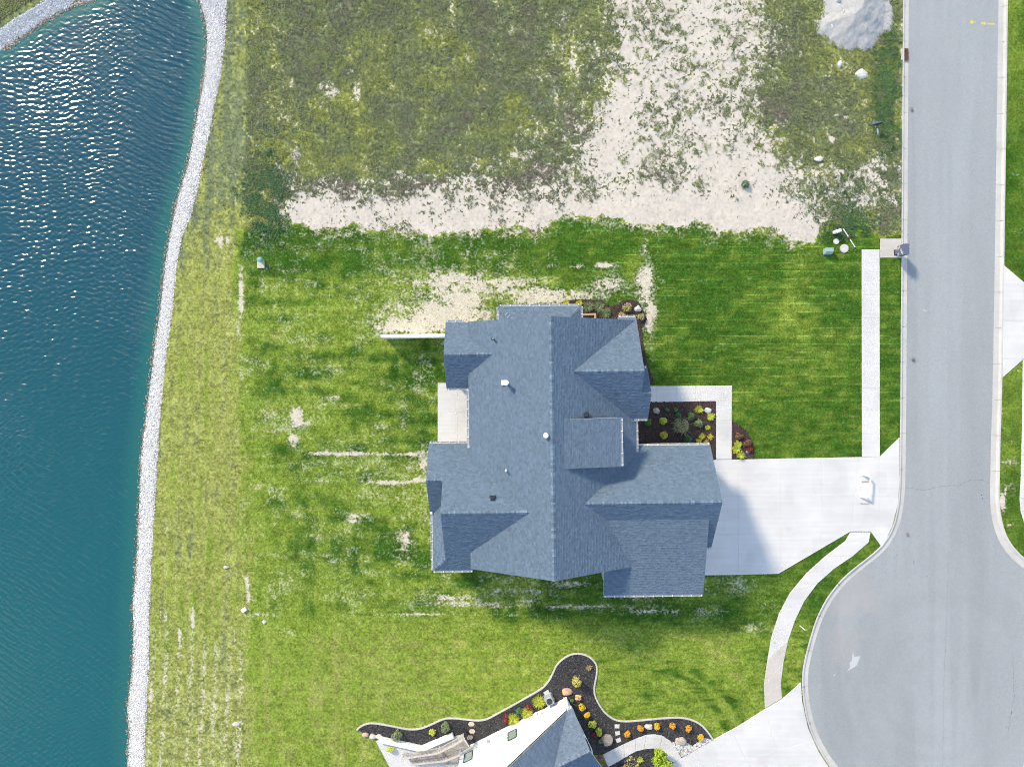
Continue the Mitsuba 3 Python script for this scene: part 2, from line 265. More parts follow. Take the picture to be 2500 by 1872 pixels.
DIRT = [(1400, 150, 110, 170, .42), (1330, 340, 110, 60, .42), (1900, 420, 70, 60, .4), (1000, 440, 330, 30, .42), (1180, 400, 120, 40, .38), (1130, 695, 220, 50, .74), (1060, 765, 165, 44, .95), (1000, 795, 115, 26, .9), (1230, 692, 150, 30, .72), (1130, 735, 90, 55, .9), (1350, 715, 180, 22, .8), (930, 770, 60, 24, .6), (700, 800, 90, 50, .34), (800, 900, 120, 40, .32), (870, 1080, 150, 50, .36), (960, 1210, 150, 30, .42), (820, 1300, 100, 40, .3), (1330, 733, 130, 14, 1.0), (1480, 700, 85, 34, .7), (1575, 690, 32, 75, .8), (1588, 765, 16, 70, .95), (1110, 655, 150, 16, .45), (1480, 648, 30, 9, .85), (1410, 650, 22, 8, .8), (1340, 650, 20, 7, .6), (1500, 690, 14, 40, .6),
        (1572, 600, 14, 50, .45), (1575, 670, 12, 40, .5),
        (722, 1020, 26, 30, .8), (715, 1075, 16, 26, .85), (650, 1020, 14, 26, .55), (860, 1107, 120, 7, .85), (1000, 1108, 80, 7, .8), (790, 1106, 60, 8, .8), (950, 1177, 90, 7, .85), (1020, 1172, 50, 9, .9), (780, 1175, 60, 4, .55), (1000, 1140, 55, 40, .5), (1035, 1120, 20, 55, .75), (860, 1145, 120, 32, .38), (990, 1320, 30, 55, .62), (870, 1258, 45, 12, .6), (862, 1270, 30, 7, .7), (810, 970, 32, 10, .7), (930, 1042, 45, 10, .6), (740, 1030, 60, 16, .45), (1040, 1260, 14, 40, .6), (1050, 970, 30, 30, .3), (850, 1340, 40, 8, .5), (890, 1220, 180, 36, .25), (1000, 1380, 60, 12, .4),
        (588, 720, 9, 80, .9), (586, 800, 9, 60, .75), (590, 900, 8, 60, .5), (640, 690, 9, 50, .45), (604, 1445, 8, 55, .85), (597, 1330, 7, 60, .4), (583, 1040, 7, 90, .35), (590, 1240, 7, 40, .4), (540, 590, 10, 24, .8), (528, 586, 9, 10, .8), (556, 586, 8, 20, .7), (670, 590, 90, 36, .34), (615, 615, 40, 40, .35), (640, 1500, 60, 8, .5), (700, 1540, 30, 10, .4),
        (1150, 1475, 170, 12, .7), (1120, 1460, 90, 12, .65), (1260, 1445, 140, 22, .52), (1420, 1480, 230, 8, .6), (1290, 1466, 40, 16, .6), (1700, 1436, 60, 18, .62), (1790, 1425, 50, 30, .55), (1600, 1492, 120, 9, .6), (1380, 1425, 130, 12, .55), (1240, 1415, 110, 12, .5), (1560, 1462, 90, 10, .5), (1720, 1490, 60, 20, .5), (1830, 1530, 60, 16, .5), (1870, 1470, 40, 30, .3), (1010, 1500, 130, 5, .65), (1220, 1500, 60, 4, .6),
        (440, 1560, 5, 36, .9), (472, 1512, 6, 34, .95), (572, 1556, 4, 26, .8), (404, 1510, 6, 22, .75), (392, 1500, 5, 26, .6), (400, 1790, 6, 40, .5), (470, 1720, 5, 110, .45), (430, 1760, 5, 120, .45), (540, 1760, 5, 120, .45), (510, 1740, 5, 130, .4), (580, 1720, 6, 130, .45), (410, 1290, 12, 30, .45),
        (2452, 1130, 12, 6, .8), (2470, 1128, 16, 10, .6), (2448, 1225, 9, 40, .9), (2456, 1195, 8, 20, .7), (2472, 1195, 14, 18, .6), (2465, 1282, 9, 6, .9), (2470, 1080, 8, 4, .7), (2484, 905, 4, 4, .8), (2447, 60, 10, 60, .5), (2446, 1020, 4, 40, .5),
        (2020, 190, 10, 12, .6), (1962, 198, 8, 8, .6), (1958, 130, 10, 10, .5), (2150, 260, 20, 16, .6), (2032, 340, 12, 18, .6), (2060, 270, 8, 8, .7), (2150, 380, 30, 14, .55),
        (855, 175, 22, 12, .7), (800, 220, 28, 22, .62), (865, 225, 16, 36, .62), (785, 255, 16, 14, .6), (720, 378, 20, 34, .5), (1430, 100, 60, 50, .4), (1530, 130, 18, 60, .85), (1480, 120, 30, 60, .5), (1420, 200, 60, 30, .3), (1340, 340, 40, 22, .45), (1280, 380, 60, 16, .6), (1900, 60, 40, 40, .0), (1810, 330, 70, 50, .3), (1860, 70, 30, 40, .6)]
def control(X, Y):
    """cover (0 bare soil .. 1 closed turf) and kind (0 dead, .25 olive, .5 dry yellow-green, .75 bright, 1 deep green)"""
    x, y = (X - 1250) / S, (936 - Y) / S
    wx, wy = (fb(x, y, .45, o=4, seed=3) - .5) * 130, (fb(x, y, .45, o=4, seed=9) - .5) * 110
    Xw, Yw = X + wx, Y + wy
    n1, n2 = fb(x, y, .22, o=4, seed=1), fb(x, y, .8, o=3, seed=2)
    streak_x, streak_y = fb(x, y, .22, 2.2, o=3, seed=5), fb(x, y, 2.4, .07, o=3, seed=6)
    ylow = np.interp(X, [560, 700, 740, 1050, 1200, 1340, 1400, 1480, 1590, 1650, 1850, 1960, 1990, 2010, 2100, 2200], [566, 548, 560, 562, 572, 552, 524, 526, 548, 557, 553, 590, 584, 562, 556, 566])
    wy2 = wy * .45 + (fb(x, y, 2.6, o=3, seed=14) - .5) * 26
    fld = sstep(7, -7, Y + wy2 - ylow) * sstep(520, 600, X + wx * .3)
    strip = sstep(34, -26, X - (580 + .03 * (Y - 900) + wx * .25) - 40 * sstep(620, 420, Y))
    south = sstep(-30, 60, Y + wy * .4 - (1500 + (X - 1250) * .01))
    # kinds
    row_h = fb(x, y, .30, 1.3, o=4, seed=41); row_f = fb(x, y, .9, 5.0, o=3, seed=42); row_v = fb(x, y, 1.6, .22, o=4, seed=43); rag = fb(x, y, 1.5, o=4, seed=44)
    east, north = sstep(1390, 1430, X), sstep(700, 640, Y + wy * .4)
    sw = sstep(1180, 1330, Y + wy) * sstep(1000, 800, X + wx)
    vw = .855 + .42 * (row_h - .5) + .30 * (rag - .5) + .10 * (row_f - .5)                # west of the house
    vw = vw * (1 - sw) + sw * (.80 + .28 * (rag - .5) + .25 * (row_v - .5))
    vn = .955 + .22 * (row_h - .5) + .20 * (rag - .5)
    ve = .945 + .12 * (row_h - .5) + .18 * (row_f - .5) + .10 * (rag - .5)
    v = vw * (1 - north) + north * vn; v = v * (1 - east) + east * ve
    for cx, cy, rx, ry, k in ((800, 760, 190, 90, .10), (700, 1000, 120, 60, .12), (980, 1200, 200, 60, .10), (1905, 790, 60, 110, .10), (1740, 1000, 130, 70, .06), (1990, 830, 60, 260, .05), (1545, 650, 22, 50, .16), (2020, 560, 160, 30, .04), (1800, 1430, 160, 50, .08), (620, 1200, 50, 300, .10)):
        v -= k * np.exp(-(ell(X + wx * .3, Y + wy * .3, cx, cy, rx, ry) ** 2))
    for cx, cy, rx, ry in ((640, 960, 60, 70), (690, 650, 40, 60), (1030, 900, 70, 110), (900, 1330, 120, 60), (1330, 1500, 120, 16)): v += .10 * np.exp(-(ell(X + wx * .3, Y + wy * .3, cx, cy, rx, ry) ** 2))
    arcs = fb(np.hypot(X - 1560, Y - 1900) / S, np.arctan2(Y - 1900, X - 1560) * 4, 1.5, .5, o=3, seed=45)
    vsouth = .665 + .34 * (row_f - .5) * sstep(800, 1100, X) + .28 * (row_v - .5) * sstep(1050, 750, X) + .16 * (rag - .5) + .06 * sstep(900, 700, X) * 0 + .07 * sstep(950, 1350, X) + .05 * sstep(1400, 1800, X) + .42 * (arcs - .5) * sstep(1350, 1500, X) + .07 * np.exp(-(ell(X, Y, 610, 1620, 16, 120) ** 2))
    v = v * (1 - south) + south * vsouth
    stripes = np.sin((X + .05 * (Y - 1500) + 4 * (rag - .5)) / 31.0 * 2 * math.pi)
    vs = .50 + .05 * stripes + .30 * (row_v - .5) + .16 * (streak_y - .5) + .14 * (rag - .5) + .08 * sstep(1500, 1650, Y) * 0 - .10 * sstep(760, 480, Y) + .1 * np.exp(-(ell(X, Y, 480, 1500, 120, 100) ** 2)) - .08 * sstep(800, 300, Y)
    vf = .31 + .34 * (n1 - .5) + .40 * (n2 - .5) + .1 * np.exp(-(ell(X, Y, 800, 330, 200, 120) ** 2)) - .05 * np.exp(-(ell(X, Y, 1250, 120, 200, 160) ** 2))
    v = v * (1 - fld) + fld * vf
    v = v * (1 - strip) + strip * vs
    v = np.where((X > 2225) & (Y < 1420), .9 + .3 * (n1 - .5), v)
    # cover
    bare = np.zeros_like(X)
    a = sstep(110, -80, sdf(Xw, Yw, bandA))
    bare = np.maximum(bare, a * (.64 + .6 * (n1 - .45) + .45 * sstep(-120, 160, Y - 300) * .3))
    b = sstep(30, -30, sdf(Xw, np.where(Y > 490, 490, Y) + wy * .45, bandB)) * fld
    bare = np.maximum(bare, b * (.50 + .36 * sstep(440, 530, Y) + .2 * sstep(1300, 1600, X) + .5 * (n2 - .5)))
    c = sstep(30, -30, sdf(Xw, Yw, bandC))
    bare = np.maximum(bare, c * (.62 + .4 * (n2 - .5)))
    bare = np.maximum(bare, (1 - fld) * .75 * np.exp(-np.maximum(Y + wy2 - ylow, 0) / 24) * (.3 + 1.3 * rag) * sstep(640, 700, X) * sstep(1990, 1940, X) * (X < 2190))
    for cx, cy, rx, ry, am in DIRT:
        k = np.abs(X - cx) < 3 * rx + 30
        if not k.any(): continue
        w = .35 if min(rx, ry) > 12 else .10
        e = ell(X[k] + w * wx[k] * .5, Y[k] + w * wy[k] * .5, cx, cy, rx, ry)
        st = streak_x[k] if cx > 600 and cy > 560 and cx < 2000 else n2[k]
        bare[k] = np.maximum(bare[k], am * np.exp(-e ** 1.8) * (.35 + .75 * st + .6 * rag[k]))
    lawn = (1 - fld) * (1 - strip)
    bare = np.maximum(bare, lawn * (1 - south) * np.clip((streak_x - .52) * 1.6, 0, .38) * sstep(1350, 1000, X))
    straw = np.sin((X + .05 * (Y - 1500) + 4 * (rag - .5)) / 31.0 * 2 * math.pi); bare = np.maximum(bare, strip * sstep(1420, 1640, Y + wy) * np.clip(.30 + .26 * straw + .5 * (row_v - .5), 0, .56))
    bare = np.maximum(bare, lawn * (1 - south) * np.clip((fb(x, y, .55, o=4, seed=8) - .44) * 1.7, 0, .40) * (.10 + .90 * sstep(1420, 1300, X)))
    bare = np.maximum(bare, fld * np.clip((n2 - .55) * 1.8, 0, .38))
    v = np.where(bare > .3, v - (.25 * b * sstep(540, 420, Y) * sstep(1500, 1200, X)), v)
    return np.clip(1 - bare, 0, 1), np.clip(v, 0.02, 0.98)

slabs_under = []                                      # paved outlines, filled below before the ground is built
def tile_under(p): slabs_under.append(p)

# ------------------------------------------------------------------ paving
def panels(owner, polys, mats, z0=-0.12, z1=0.05, gap=0.007):
    for i, p in enumerate(polys):
        q = p.buffer(-gap, join_style=2)
        if q.is_empty: continue
        for g in (q.geoms if hasattr(q, 'geoms') else [q]):
            if g.area > 0.05: part(owner, 'panel', slab(g, z0, z1 + 0.004 * ((i * 7) % 3 - 1)), mats[i % len(mats)])
def bed_of_joints(owner, p, col='m_joint'): part(owner, 'joint_base', extr(p.buffer(-.01), -0.12, 0.033), col)
P('m_joint', (0.52, 0.52, 0.53), 0.9, 0.1)
CM = ['m_conc', 'm_conc_b', 'm_conc', 'm_conc', 'm_conc_b']

k = thing('sidewalk', 'straight concrete sidewalk of ten squares beside the grass verge, left of the street', 'sidewalk', kind='structure')
ys = [609, 664.6, 720.5, 777, 834, 890, 946.5, 1003, 1059, 1114.5]
xl, xr = np.interp(ys, [609, 1114], [2103.5, 2104.2]), np.interp(ys, [609, 1114], [2147.2, 2148])
pp = [poly([(xl[i], ys[i]), (xr[i], ys[i]), (xr[i + 1], ys[i + 1]), (xl[i + 1], ys[i + 1])]) for i in range(len(ys) - 1)]
bed_of_joints(k, unary_union(pp)); panels(k, pp, CM); tile_under(unary_union(pp))
k = thing('mailbox_pad', 'beige square concrete pad between the sidewalk end and the street curb', 'pad', kind='structure')
put(k, slab(poly([(2148.5, 583), (2200, 583), (2200, 629.5), (2148.5, 629.5)]), -.12, .055), 'm_conc_old'); tile_under(poly([(2148, 583), (2200, 583), (2200, 629), (2148, 629)]))

k = thing('driveway', 'wide bright concrete driveway in front of the big house', 'driveway', kind='structure')
cells = []
gx = [(1690, 1690), (1803, 1803), (1904.6, 1904.6), (2005.5, 2005.5), (2099, 2076), (2148, 2146), (2200, 2200)]
gy = [1060, 1210, 1303.5, 1410]
for i in range(6):
    for j in range(3):
        def xat(c, y): return np.interp(y, [1115, 1300], [gx[c][0], gx[c][1]])
        q = poly([(xat(i, gy[j]), gy[j]), (xat(i + 1, gy[j]), gy[j]), (xat(i + 1, gy[j + 1]), gy[j + 1]), (xat(i, gy[j + 1]), gy[j + 1])]).intersection(drive_poly)
        cells += [g for g in (q.geoms if hasattr(q, 'geoms') else [q]) if g.geom_type == 'Polygon' and g.area > .1]
bed_of_joints(k, drive_poly); panels(k, cells, ['m_conc', 'm_conc', 'm_conc_b', 'm_conc']); tile_under(drive_poly)

k = thing('front_walk', 'L-shaped concrete walk from the driveway round the mulch bed to the porch', 'walkway', kind='structure')
tx = [1560, 1603, 1651, 1699, 1747.8]; ty = [979.3, 1026, 1074, 1121]
yt = lambda x: np.interp(x, [1587, 1787], [942.4, 940.8]); yb = lambda x: np.interp(x, [1587, 1748], [982, 979.3])
pp = [poly([(a, yt(a)), (b, yt(b)), (b, yb(b)), (a, yb(a))]) for a, b in zip(tx, tx[1:])] + [poly([(1747.8, 940.9), (1787, 940.8), (1786.8, 979.3), (1747.8, 979.3)])]
pp += [poly([(1747.6, a), (1786.6, a), (1786.2, b), (1747.2, b)]) for a, b in zip(ty, ty[1:])]
bed_of_joints(k, unary_union([p.buffer(.01) for p in pp])); panels(k, pp, CM); tile_under(unary_union([p.buffer(.02) for p in pp]))

k = thing('curved_sidewalk', 'curved concrete sidewalk sweeping along the verge of the turning circle', 'sidewalk', kind='structure')
pp = []
for i in range(len(walk2_l) - 1):
    pp.append(poly([walk2_l[i], walk2_r[i], walk2_r[i + 1], walk2_l[i + 1]]))
mats2 = ['m_conc'] * 7 + ['m_conc_old'] * 4
merged = [unary_union([pp[0].buffer(.001), pp[1].buffer(.001)]) if False else p for p in pp]
bed_of_joints(k, unary_union([p.buffer(.01) for p in pp]))
for i, p in enumerate(pp):
    part(k, 'panel', slab(p.buffer(-.014, join_style=2), -.12, .05 + .003 * (i % 2)), mats2[i])
tile_under(unary_union([p.buffer(.02) for p in pp]))

k = thing('neighbour_driveway', 'white concrete driveway in the lower right, beside the dark garden bed', 'driveway', kind='structure')
a_ = [(1540, 1800), (1698, 1840)]
cuts = [LineString(WP([(1867.5, 1729), (1880, 1775), (1911, 1880), (1960, 2060)])), LineString(WP([(1909, 1705), (1925, 1770), (1960, 1860), (2010, 1960)])), LineString(WP([(1785, 1780), (1830, 1872), (1915, 2060)])), LineString(WP([(1690, 1825), (1716, 1872), (1800, 2060)])), LineString(WP([(1650, 1945), (1818, 1862), (1890, 1830), (1990, 1805)]))]
pp = [nd_poly]
from shapely.ops import split
for c in cuts:
    nxt = []
    for p in pp: nxt += [g for g in split(p, c).geoms if g.geom_type == 'Polygon']
    pp = nxt
bed_of_joints(k, nd_poly); panels(k, pp, ['m_conc', 'm_conc', 'm_conc_b']); tile_under(nd_poly)

k = thing('driveway_apron', 'flared concrete driveway apron at the right edge, across the street', 'driveway', kind='structure')
pp = [poly(rd_px).intersection(poly([(2400, a), (2700, a), (2700, b), (2400, b)])) for a, b in ((600, 693), (693, 785), (785, 876.5), (876.5, 960))]
bed_of_joints(k, poly(rd_px)); panels(k, pp, CM); tile_under(poly(rd_px))
k = thing('far_sidewalk', 'narrow concrete sidewalk cut by the right edge of the picture', 'sidewalk', kind='structure')
fl = [(2497, 877), (2496, 930), (2495, 990), (2495, 1051), (2493, 1110), (2492, 1160), (2489, 1215), (2491, 1247), (2500, 1276), (2520, 1310)]
pp = [poly([fl[i], (fl[i][0] + 44, fl[i][1] - 2), (fl[i + 1][0] + 44, fl[i + 1][1] - 2), fl[i + 1]]) for i in range(len(fl) - 1)]
panels(k, pp, CM); tile_under(unary_union([p.buffer(.02) for p in pp]))

k = thing('patio', 'pale concrete patio in the recess at the back of the big house', 'patio', kind='structure')
gxp, gyp = [1068.8, 1117.5, 1162], [934.6, 1005, 1085]
pp = [poly([(gxp[i], gyp[j]), (gxp[i + 1], gyp[j]), (gxp[i + 1], gyp[j + 1]), (gxp[i], gyp[j + 1])]) for i in range(2) for j in range(2)]
bed_of_joints(k, poly(patio_px)); panels(k, pp, ['m_conc_b', 'm_conc']); tile_under(poly(patio_px))

k = thing('curved_walk', 'curved pale concrete walk through the dark garden bed of the lower house', 'walkway', kind='structure')
idx = [0, 2, 3, 4, 6, 9]
pp = [poly(nwalk_out[a:b + 1] + nwalk_in[a:b + 1][::-1]) for a, b in zip(idx, idx[1:])]
bed_of_joints(k, unary_union([p.buffer(.01) for p in pp])); tile_under(unary_union([p.buffer(.02) for p in pp]))
for i, p in enumerate(pp): part(k, 'panel', slab(p.buffer(-.014, join_style=2), -.12, .07), 'm_conc' if i != 1 else 'm_conc_b')
k = thing('lower_patio', 'concrete patio behind the white retaining wall of the lower house', 'patio', kind='structure')
put(k, extr(npatio, -.12, .06), 'm_conc'); tile_under(npatio)

# street and its curbs
tag('road', 'pale grey asphalt street widening into a round turning circle', 'road', kind='structure')
def sheet(p, z):
    v, f = trimesh.creation.triangulate_polygon(p, engine='earcut')
    m = trimesh.Trimesh(np.c_[v, np.full(len(v), z)], f, process=False)
    if m.face_normals[0][2] < 0: m.invert()
    return m
put('road', sheet(road_poly.buffer(.03), -.10), 'm_road')
def resample(pts, step):
    ls = LineString(pts); n = max(2, int(ls.length / step) + 1)
    return np.array([ls.interpolate(t, True).coords[0] for t in np.linspace(0, 1, n)])
def smooth_line(pts, it=2):
    p = np.array(pts, float)
    for _ in range(it):
        q = [p[0]]
        for a, b in zip(p, p[1:]): q += [a * .75 + b * .25, a * .25 + b * .75]
        q.append(p[-1]); p = np.array(q)
    return p
def sweep(pts, prof, side):                            # profile (offset, z) swept along a ground line, closed ends
    p = np.asarray(pts); t = np.gradient(p, axis=0); t /= np.linalg.norm(t, axis=1)[:, None]
    nrm = np.c_[-t[:, 1], t[:, 0]] * side; m = len(prof); v, f = [], []
    for i in range(len(p)):
        for o, z in prof: v.append((*(p[i] + nrm[i] * o), z))
    for i in range(len(p) - 1):
        for j in range(m):
            a, b, c, d = i * m + j, i * m + (j + 1) % m, (i + 1) * m + (j + 1) % m, (i + 1) * m + j
            f += [(a, b, c), (a, c, d)]
    for j in range(1, m - 1): f += [(0, j + 1, j), ((len(p) - 1) * m, (len(p) - 1) * m + j, (len(p) - 1) * m + j + 1)]
    me = trimesh.Trimesh(v, f, process=False); trimesh.repair.fix_normals(me); return me
def curb(name, label, pts, side, wd):
    key = thing(name, label, 'curb', kind='structure')
    line = resample(smooth_line(WP(pts)), .3); L = int(3.05 / .3)
    prof = [(-.01, -.3), (-.01, -.095), (.62 * wd, -.082), (.70 * wd, -.02), (.80 * wd, .045), (wd - .03, .055), (wd, .045), (wd, -.3)]
    for i in range(0, len(line) - 1, L):
        seg = line[i:i + L + 1].copy()
        if len(seg) < 2: continue
        seg[-1] = seg[-2] + (seg[-1] - seg[-2]) * .93
        part(key, 'segment', sweep(seg, prof, side), 'm_curb')
curb('curb', 'concrete curb along the left side of the street and round the turning circle', road_left, -1, .54)
curb('curb', 'concrete curb along the right side of the street', road_right, 1, .70)

# ------------------------------------------------------------------ ground sheet
def ground_z(X, Y):
    x, y = (X - 1250) / S, (936 - Y) / S
    z = .022 * (fb(x, y, 1.4, o=3, seed=21) - .5) + .02 * (fb(x, y, 5.0, o=2, seed=22) - .5) - .005
    fld = (Y < 560) & (X > 560) & (X < 2190)
    z = z + np.where(fld, .10 * (fb(x, y, 1.1, o=4, seed=23) - .5) * sstep(2190, 2150, X), 0)
    dr_ = sdf(X, Y, pond_outline) / S                   # metres from the water's edge
    z = z - .48 * sstep(1.9, -.3, dr_) - .9 * sstep(0, -3, dr_)
    return z
def axis(lo, hi, step, far):
    mid = np.arange(lo, hi + 1e-6, step); e = np.geomspace(.5, far, 16)
    return np.r_[lo - e[::-1], mid, hi + e]
gxs, gys = axis(-44, 44, .16, 4000), axis(-33, 33, .16, 4000)
GX, GY = np.meshgrid(gxs, gys); xf, yf = GX.ravel(), GY.ravel()
PX, PY = xf * S + 1250, 936 - yf * S
near = (np.abs(xf) < 46) & (np.abs(yf) < 35)
cov, kind = np.ones(len(xf)), np.full(len(xf), .8); zz = np.full(len(xf), -.01)
cov[near], kind[near] = control(PX[near], PY[near]); zz[near] = ground_z(PX[near], PY[near])
inb = np.zeros(len(xf), bool)
for p in slabs_under:
    q = p.buffer(-.20)
    if not q.is_empty: inb |= shapely.contains_xy(q, xf, yf)
zz = np.where(inb, -.15, zz)
zz = np.where(shapely.contains_xy(road_poly.buffer(.42), xf, yf) | (shapely.contains_xy(road_poly.buffer(.58), xf, yf) & (xf > 38) & (yf > -16.5)), -.45, zz)
farp = shapely.contains_xy(pond_poly, xf, yf); zz = np.where(farp & ~near, -1.4, zz)
nxx, nyy = len(gxs), len(gys)
ii = (np.arange(nyy - 1)[:, None] * nxx + np.arange(nxx - 1)[None]).ravel()
F = np.vstack([np.c_[ii, ii + 1, ii + nxx + 1], np.c_[ii, ii + nxx + 1, ii + nxx]])
V = np.c_[xf, yf, zz]; UV = np.c_[cov, kind]
cxy = V[F].mean(1); CX, CY = cxy[:, 0] * S + 1250, 936 - cxy[:, 1] * S
isn = (np.abs(cxy[:, 0]) < 44) & (np.abs(cxy[:, 1]) < 33)
r_pond = shapely.contains_xy(unary_union([gravel_r, gravel_l, pond_poly.buffer(.42)]).buffer(.02), cxy[:, 0], cxy[:, 1])
r_field = isn & (CY < 566) & (CX > 600) & (CX < 2215)
r_strip = isn & (CX < 585) & ~r_pond
r_lawn = isn & ~r_field & ~r_strip & ~r_pond
def sub(mask):
    f = F[mask]; u, inv = np.unique(f, return_inverse=True)
    return (V[u], inv.reshape(-1, 3)), UV[u]
for name, m, lab in (('lawn', r_lawn, 'mown green lawn around the houses with bare patches'), ('vacant_lot', r_field, 'weedy vacant lot of rough grass and bare pale soil'),
                     ('bank_meadow', r_strip, 'yellowish striped grass strip beside the gravel pond bank'), ('pond_bank', r_pond & isn, 'bare soil bank and bed of the pond'), ('ground', ~isn, 'flat ground beyond the picture')):
    me, uv = sub(m); tag(name, lab, 'ground', kind='structure'); put(name, me, 'm_gravelbase' if name == 'pond_bank' else 'm_ground', smooth=True, uv=uv)

# pond
def water():
    xs, ys = np.arange(-44.5, -25.5, .062), np.arange(-33.5, 34, .062)
    X, Y = np.meshgrid(xs, ys); x, y = X.ravel(), Y.ravel(); px, py = x * S + 1250, 936 - y * S
    keep = x > -60
    d = np.full(len(x), -9.0); d[keep] = sdf(px[keep], py[keep], pond_outline) / S
    r = np.random.default_rng(5); z = np.zeros_like(x)
    amp = (.42 + .44 * sstep(-20, 12, y)) * (.80 + .75 * sstep(-37, -31, x) * sstep(-12, 4, y)) * (.45 + 1.1 * fb(x, y, .16, o=3, seed=31)) * sstep(.3, -1.2, d)
    wx, wy = 1.3 * (fb(x, y, .22, o=2, seed=32) - .5), 1.3 * (fb(x, y, .22, o=2, seed=33) - .5)
    right = sstep(-38, -29, x + .2 * wx)
    for i in range(60):
        side = i % 2; lam = .20 + .50 * r.random() ** 1.6; a = r.normal(math.pi / 2 - .08 if side == 0 else math.radians(58), .40 if side == 0 else .22); A = .0105 * lam
        ph = (np.cos(a) * (x + wx) + np.sin(a) * (y + wy)) * 2 * math.pi / lam + r.uniform(0, 6.28)
        z += A * (np.sin(ph) + .25 * np.cos(2 * ph)) * ((1 - right) if side == 0 else (.25 + .75 * right))
    z *= amp
    nx_, ny_ = len(xs), len(ys); q = (np.arange(ny_ - 1)[:, None] * nx_ + np.arange(nx_ - 1)[None]).ravel()
    f = np.vstack([np.c_[q, q + 1, q + nx_ + 1], np.c_[q, q + nx_ + 1, q + nx_]])
    cx, cy = x[f].mean(1), y[f].mean(1)
    f = f[(cx > -46) & shapely.contains_xy(pond_poly.buffer(.25), cx, cy)]
    u, inv = np.unique(f, return_inverse=True)
    v = np.c_[x, y, -.40 + z][u]; sh = np.clip(-d / 1.7, 0, 1)[u]
    tag('pond', 'rippled blue-green pond water', 'water', kind='structure')
    put('pond', (v, inv.reshape(-1, 3)), 'm_water', smooth=True, uv=np.c_[sh, sh])
water()

# ------------------------------------------------------------------ gravel and stones
ICOS = trimesh.creation.icosahedron()
OCT = trimesh.Trimesh([(1, 0, 0), (0, 1, 0), (-1, 0, 0), (0, -1, 0), (0, 0, 1), (0, 0, -1)], [(0, 1, 4), (1, 2, 4), (2, 3, 4), (3, 0, 4), (1, 0, 5), (2, 1, 5), (3, 2, 5), (0, 3, 5)], process=False)
def stones(pts, rmin, rmax, tones, seed, z=0.0, flat=.65, base=None):
    ICO = base if base is not None else ICOS; nv = len(ICO.vertices)
    r = np.random.default_rng(seed); n = len(pts); b = np.array(ICO.vertices); fcs = np.array(ICO.faces)
    sc = r.uniform(rmin, rmax, (n, 1, 1)) * r.uniform(.65, 1.25, (n, 1, 3)); sc[..., 2] *= flat
    jit = r.uniform(.75, 1.25, (n, nv, 1)); a = r.uniform(0, 6.28, n); v = b[None] * jit * sc
    c, s = np.cos(a)[:, None], np.sin(a)[:, None]
    v = np.stack([v[..., 0] * c - v[..., 1] * s, v[..., 0] * s + v[..., 1] * c, v[..., 2]], -1)
    v[..., :2] += np.asarray(pts)[:, None, :2]; v[..., 2] += (z if np.isscalar(z) else np.asarray(z)[:, None])
    t = np.asarray(tones)[r.integers(0, len(tones), n)] * r.uniform(.75, 1.12, (n, 1))
    f = (fcs[None] + (np.arange(n) * nv)[:, None, None]).reshape(-1, 3)
    return (v.reshape(-1, 3), f), np.repeat(t, nv, 0)
def scatter(p, n, seed):
    r = np.random.default_rng(seed); x0, y0, x1, y1 = p.bounds; out = []
    while sum(map(len, out)) < n:
        q = np.c_[r.uniform(x0, x1, 4 * n), r.uniform(y0, y1, 4 * n)]; out.append(q[shapely.contains_xy(p, q[:, 0], q[:, 1])])
    return np.vstack(out)[:n]
WHITE = [(.64, .645, .66), (.58, .585, .60), (.70, .70, .705), (.46, .465, .48)]
def gravel(name, label, p, n, seed):
    tag(name, label, 'gravel', kind='stuff')
    win = sbox(-46, -35, 46, 35); q = p.buffer(-.06).intersection(win)
    pts = scatter(q, n, seed); r = np.random.default_rng(seed + 1)
    pts = pts + r.normal(0, .07, pts.shape)
    z = ground_z(pts[:, 0] * S + 1250, 936 - pts[:, 1] * S)
    me, col = stones(pts, .035, .085, WHITE, seed + 2, z + .01, base=OCT)
    put(name, me, 'm_vcol', color=col)
gravel('shore_gravel', 'white stone gravel band along the right bank of the pond', gravel_r, 26000, 11)
gravel('shore_gravel_001', 'white stone gravel band in the top left corner', gravel_l, 5200, 15)
# cobbles half out of the soil, reeds and drift along the water line
tag('shore_drift', 'brown dead reeds and soil crumbs along the water line', 'debris', kind='stuff')
ln = LineString(WP(gravel_in_r)); r = np.random.default_rng(17)
pts = np.array([ln.interpolate(t).coords[0] for t in r.uniform(0, ln.length, 2600)]) + np.c_[r.normal(-.12, .13, 2600), r.normal(0, .1, 2600)]
l2 = LineString(WP([(0, 117), (50, 84), (101, 48), (142, 26), (180, 4), (228, -6)])); q2 = np.array([l2.interpolate(t).coords[0] for t in r.uniform(0, l2.length, 500)]) + r.normal(0, .12, (500, 2))
l3 = LineString(WP(grass_r)); q3 = np.array([l3.interpolate(t).coords[0] for t in r.uniform(0, l3.length, 900)]) + r.normal(0, .16, (900, 2))
pts = np.vstack([pts, q2, q3])
me, col = stones(pts, .025, .07, [(.30, .22, .17), (.36, .31, .24), (.17, .15, .12), (.42, .37, .30)], 18, np.maximum(ground_z(pts[:, 0] * S + 1250, 936 - pts[:, 1] * S), -.40) + .02, .5)
put('shore_drift', me, 'm_vcol', color=col)

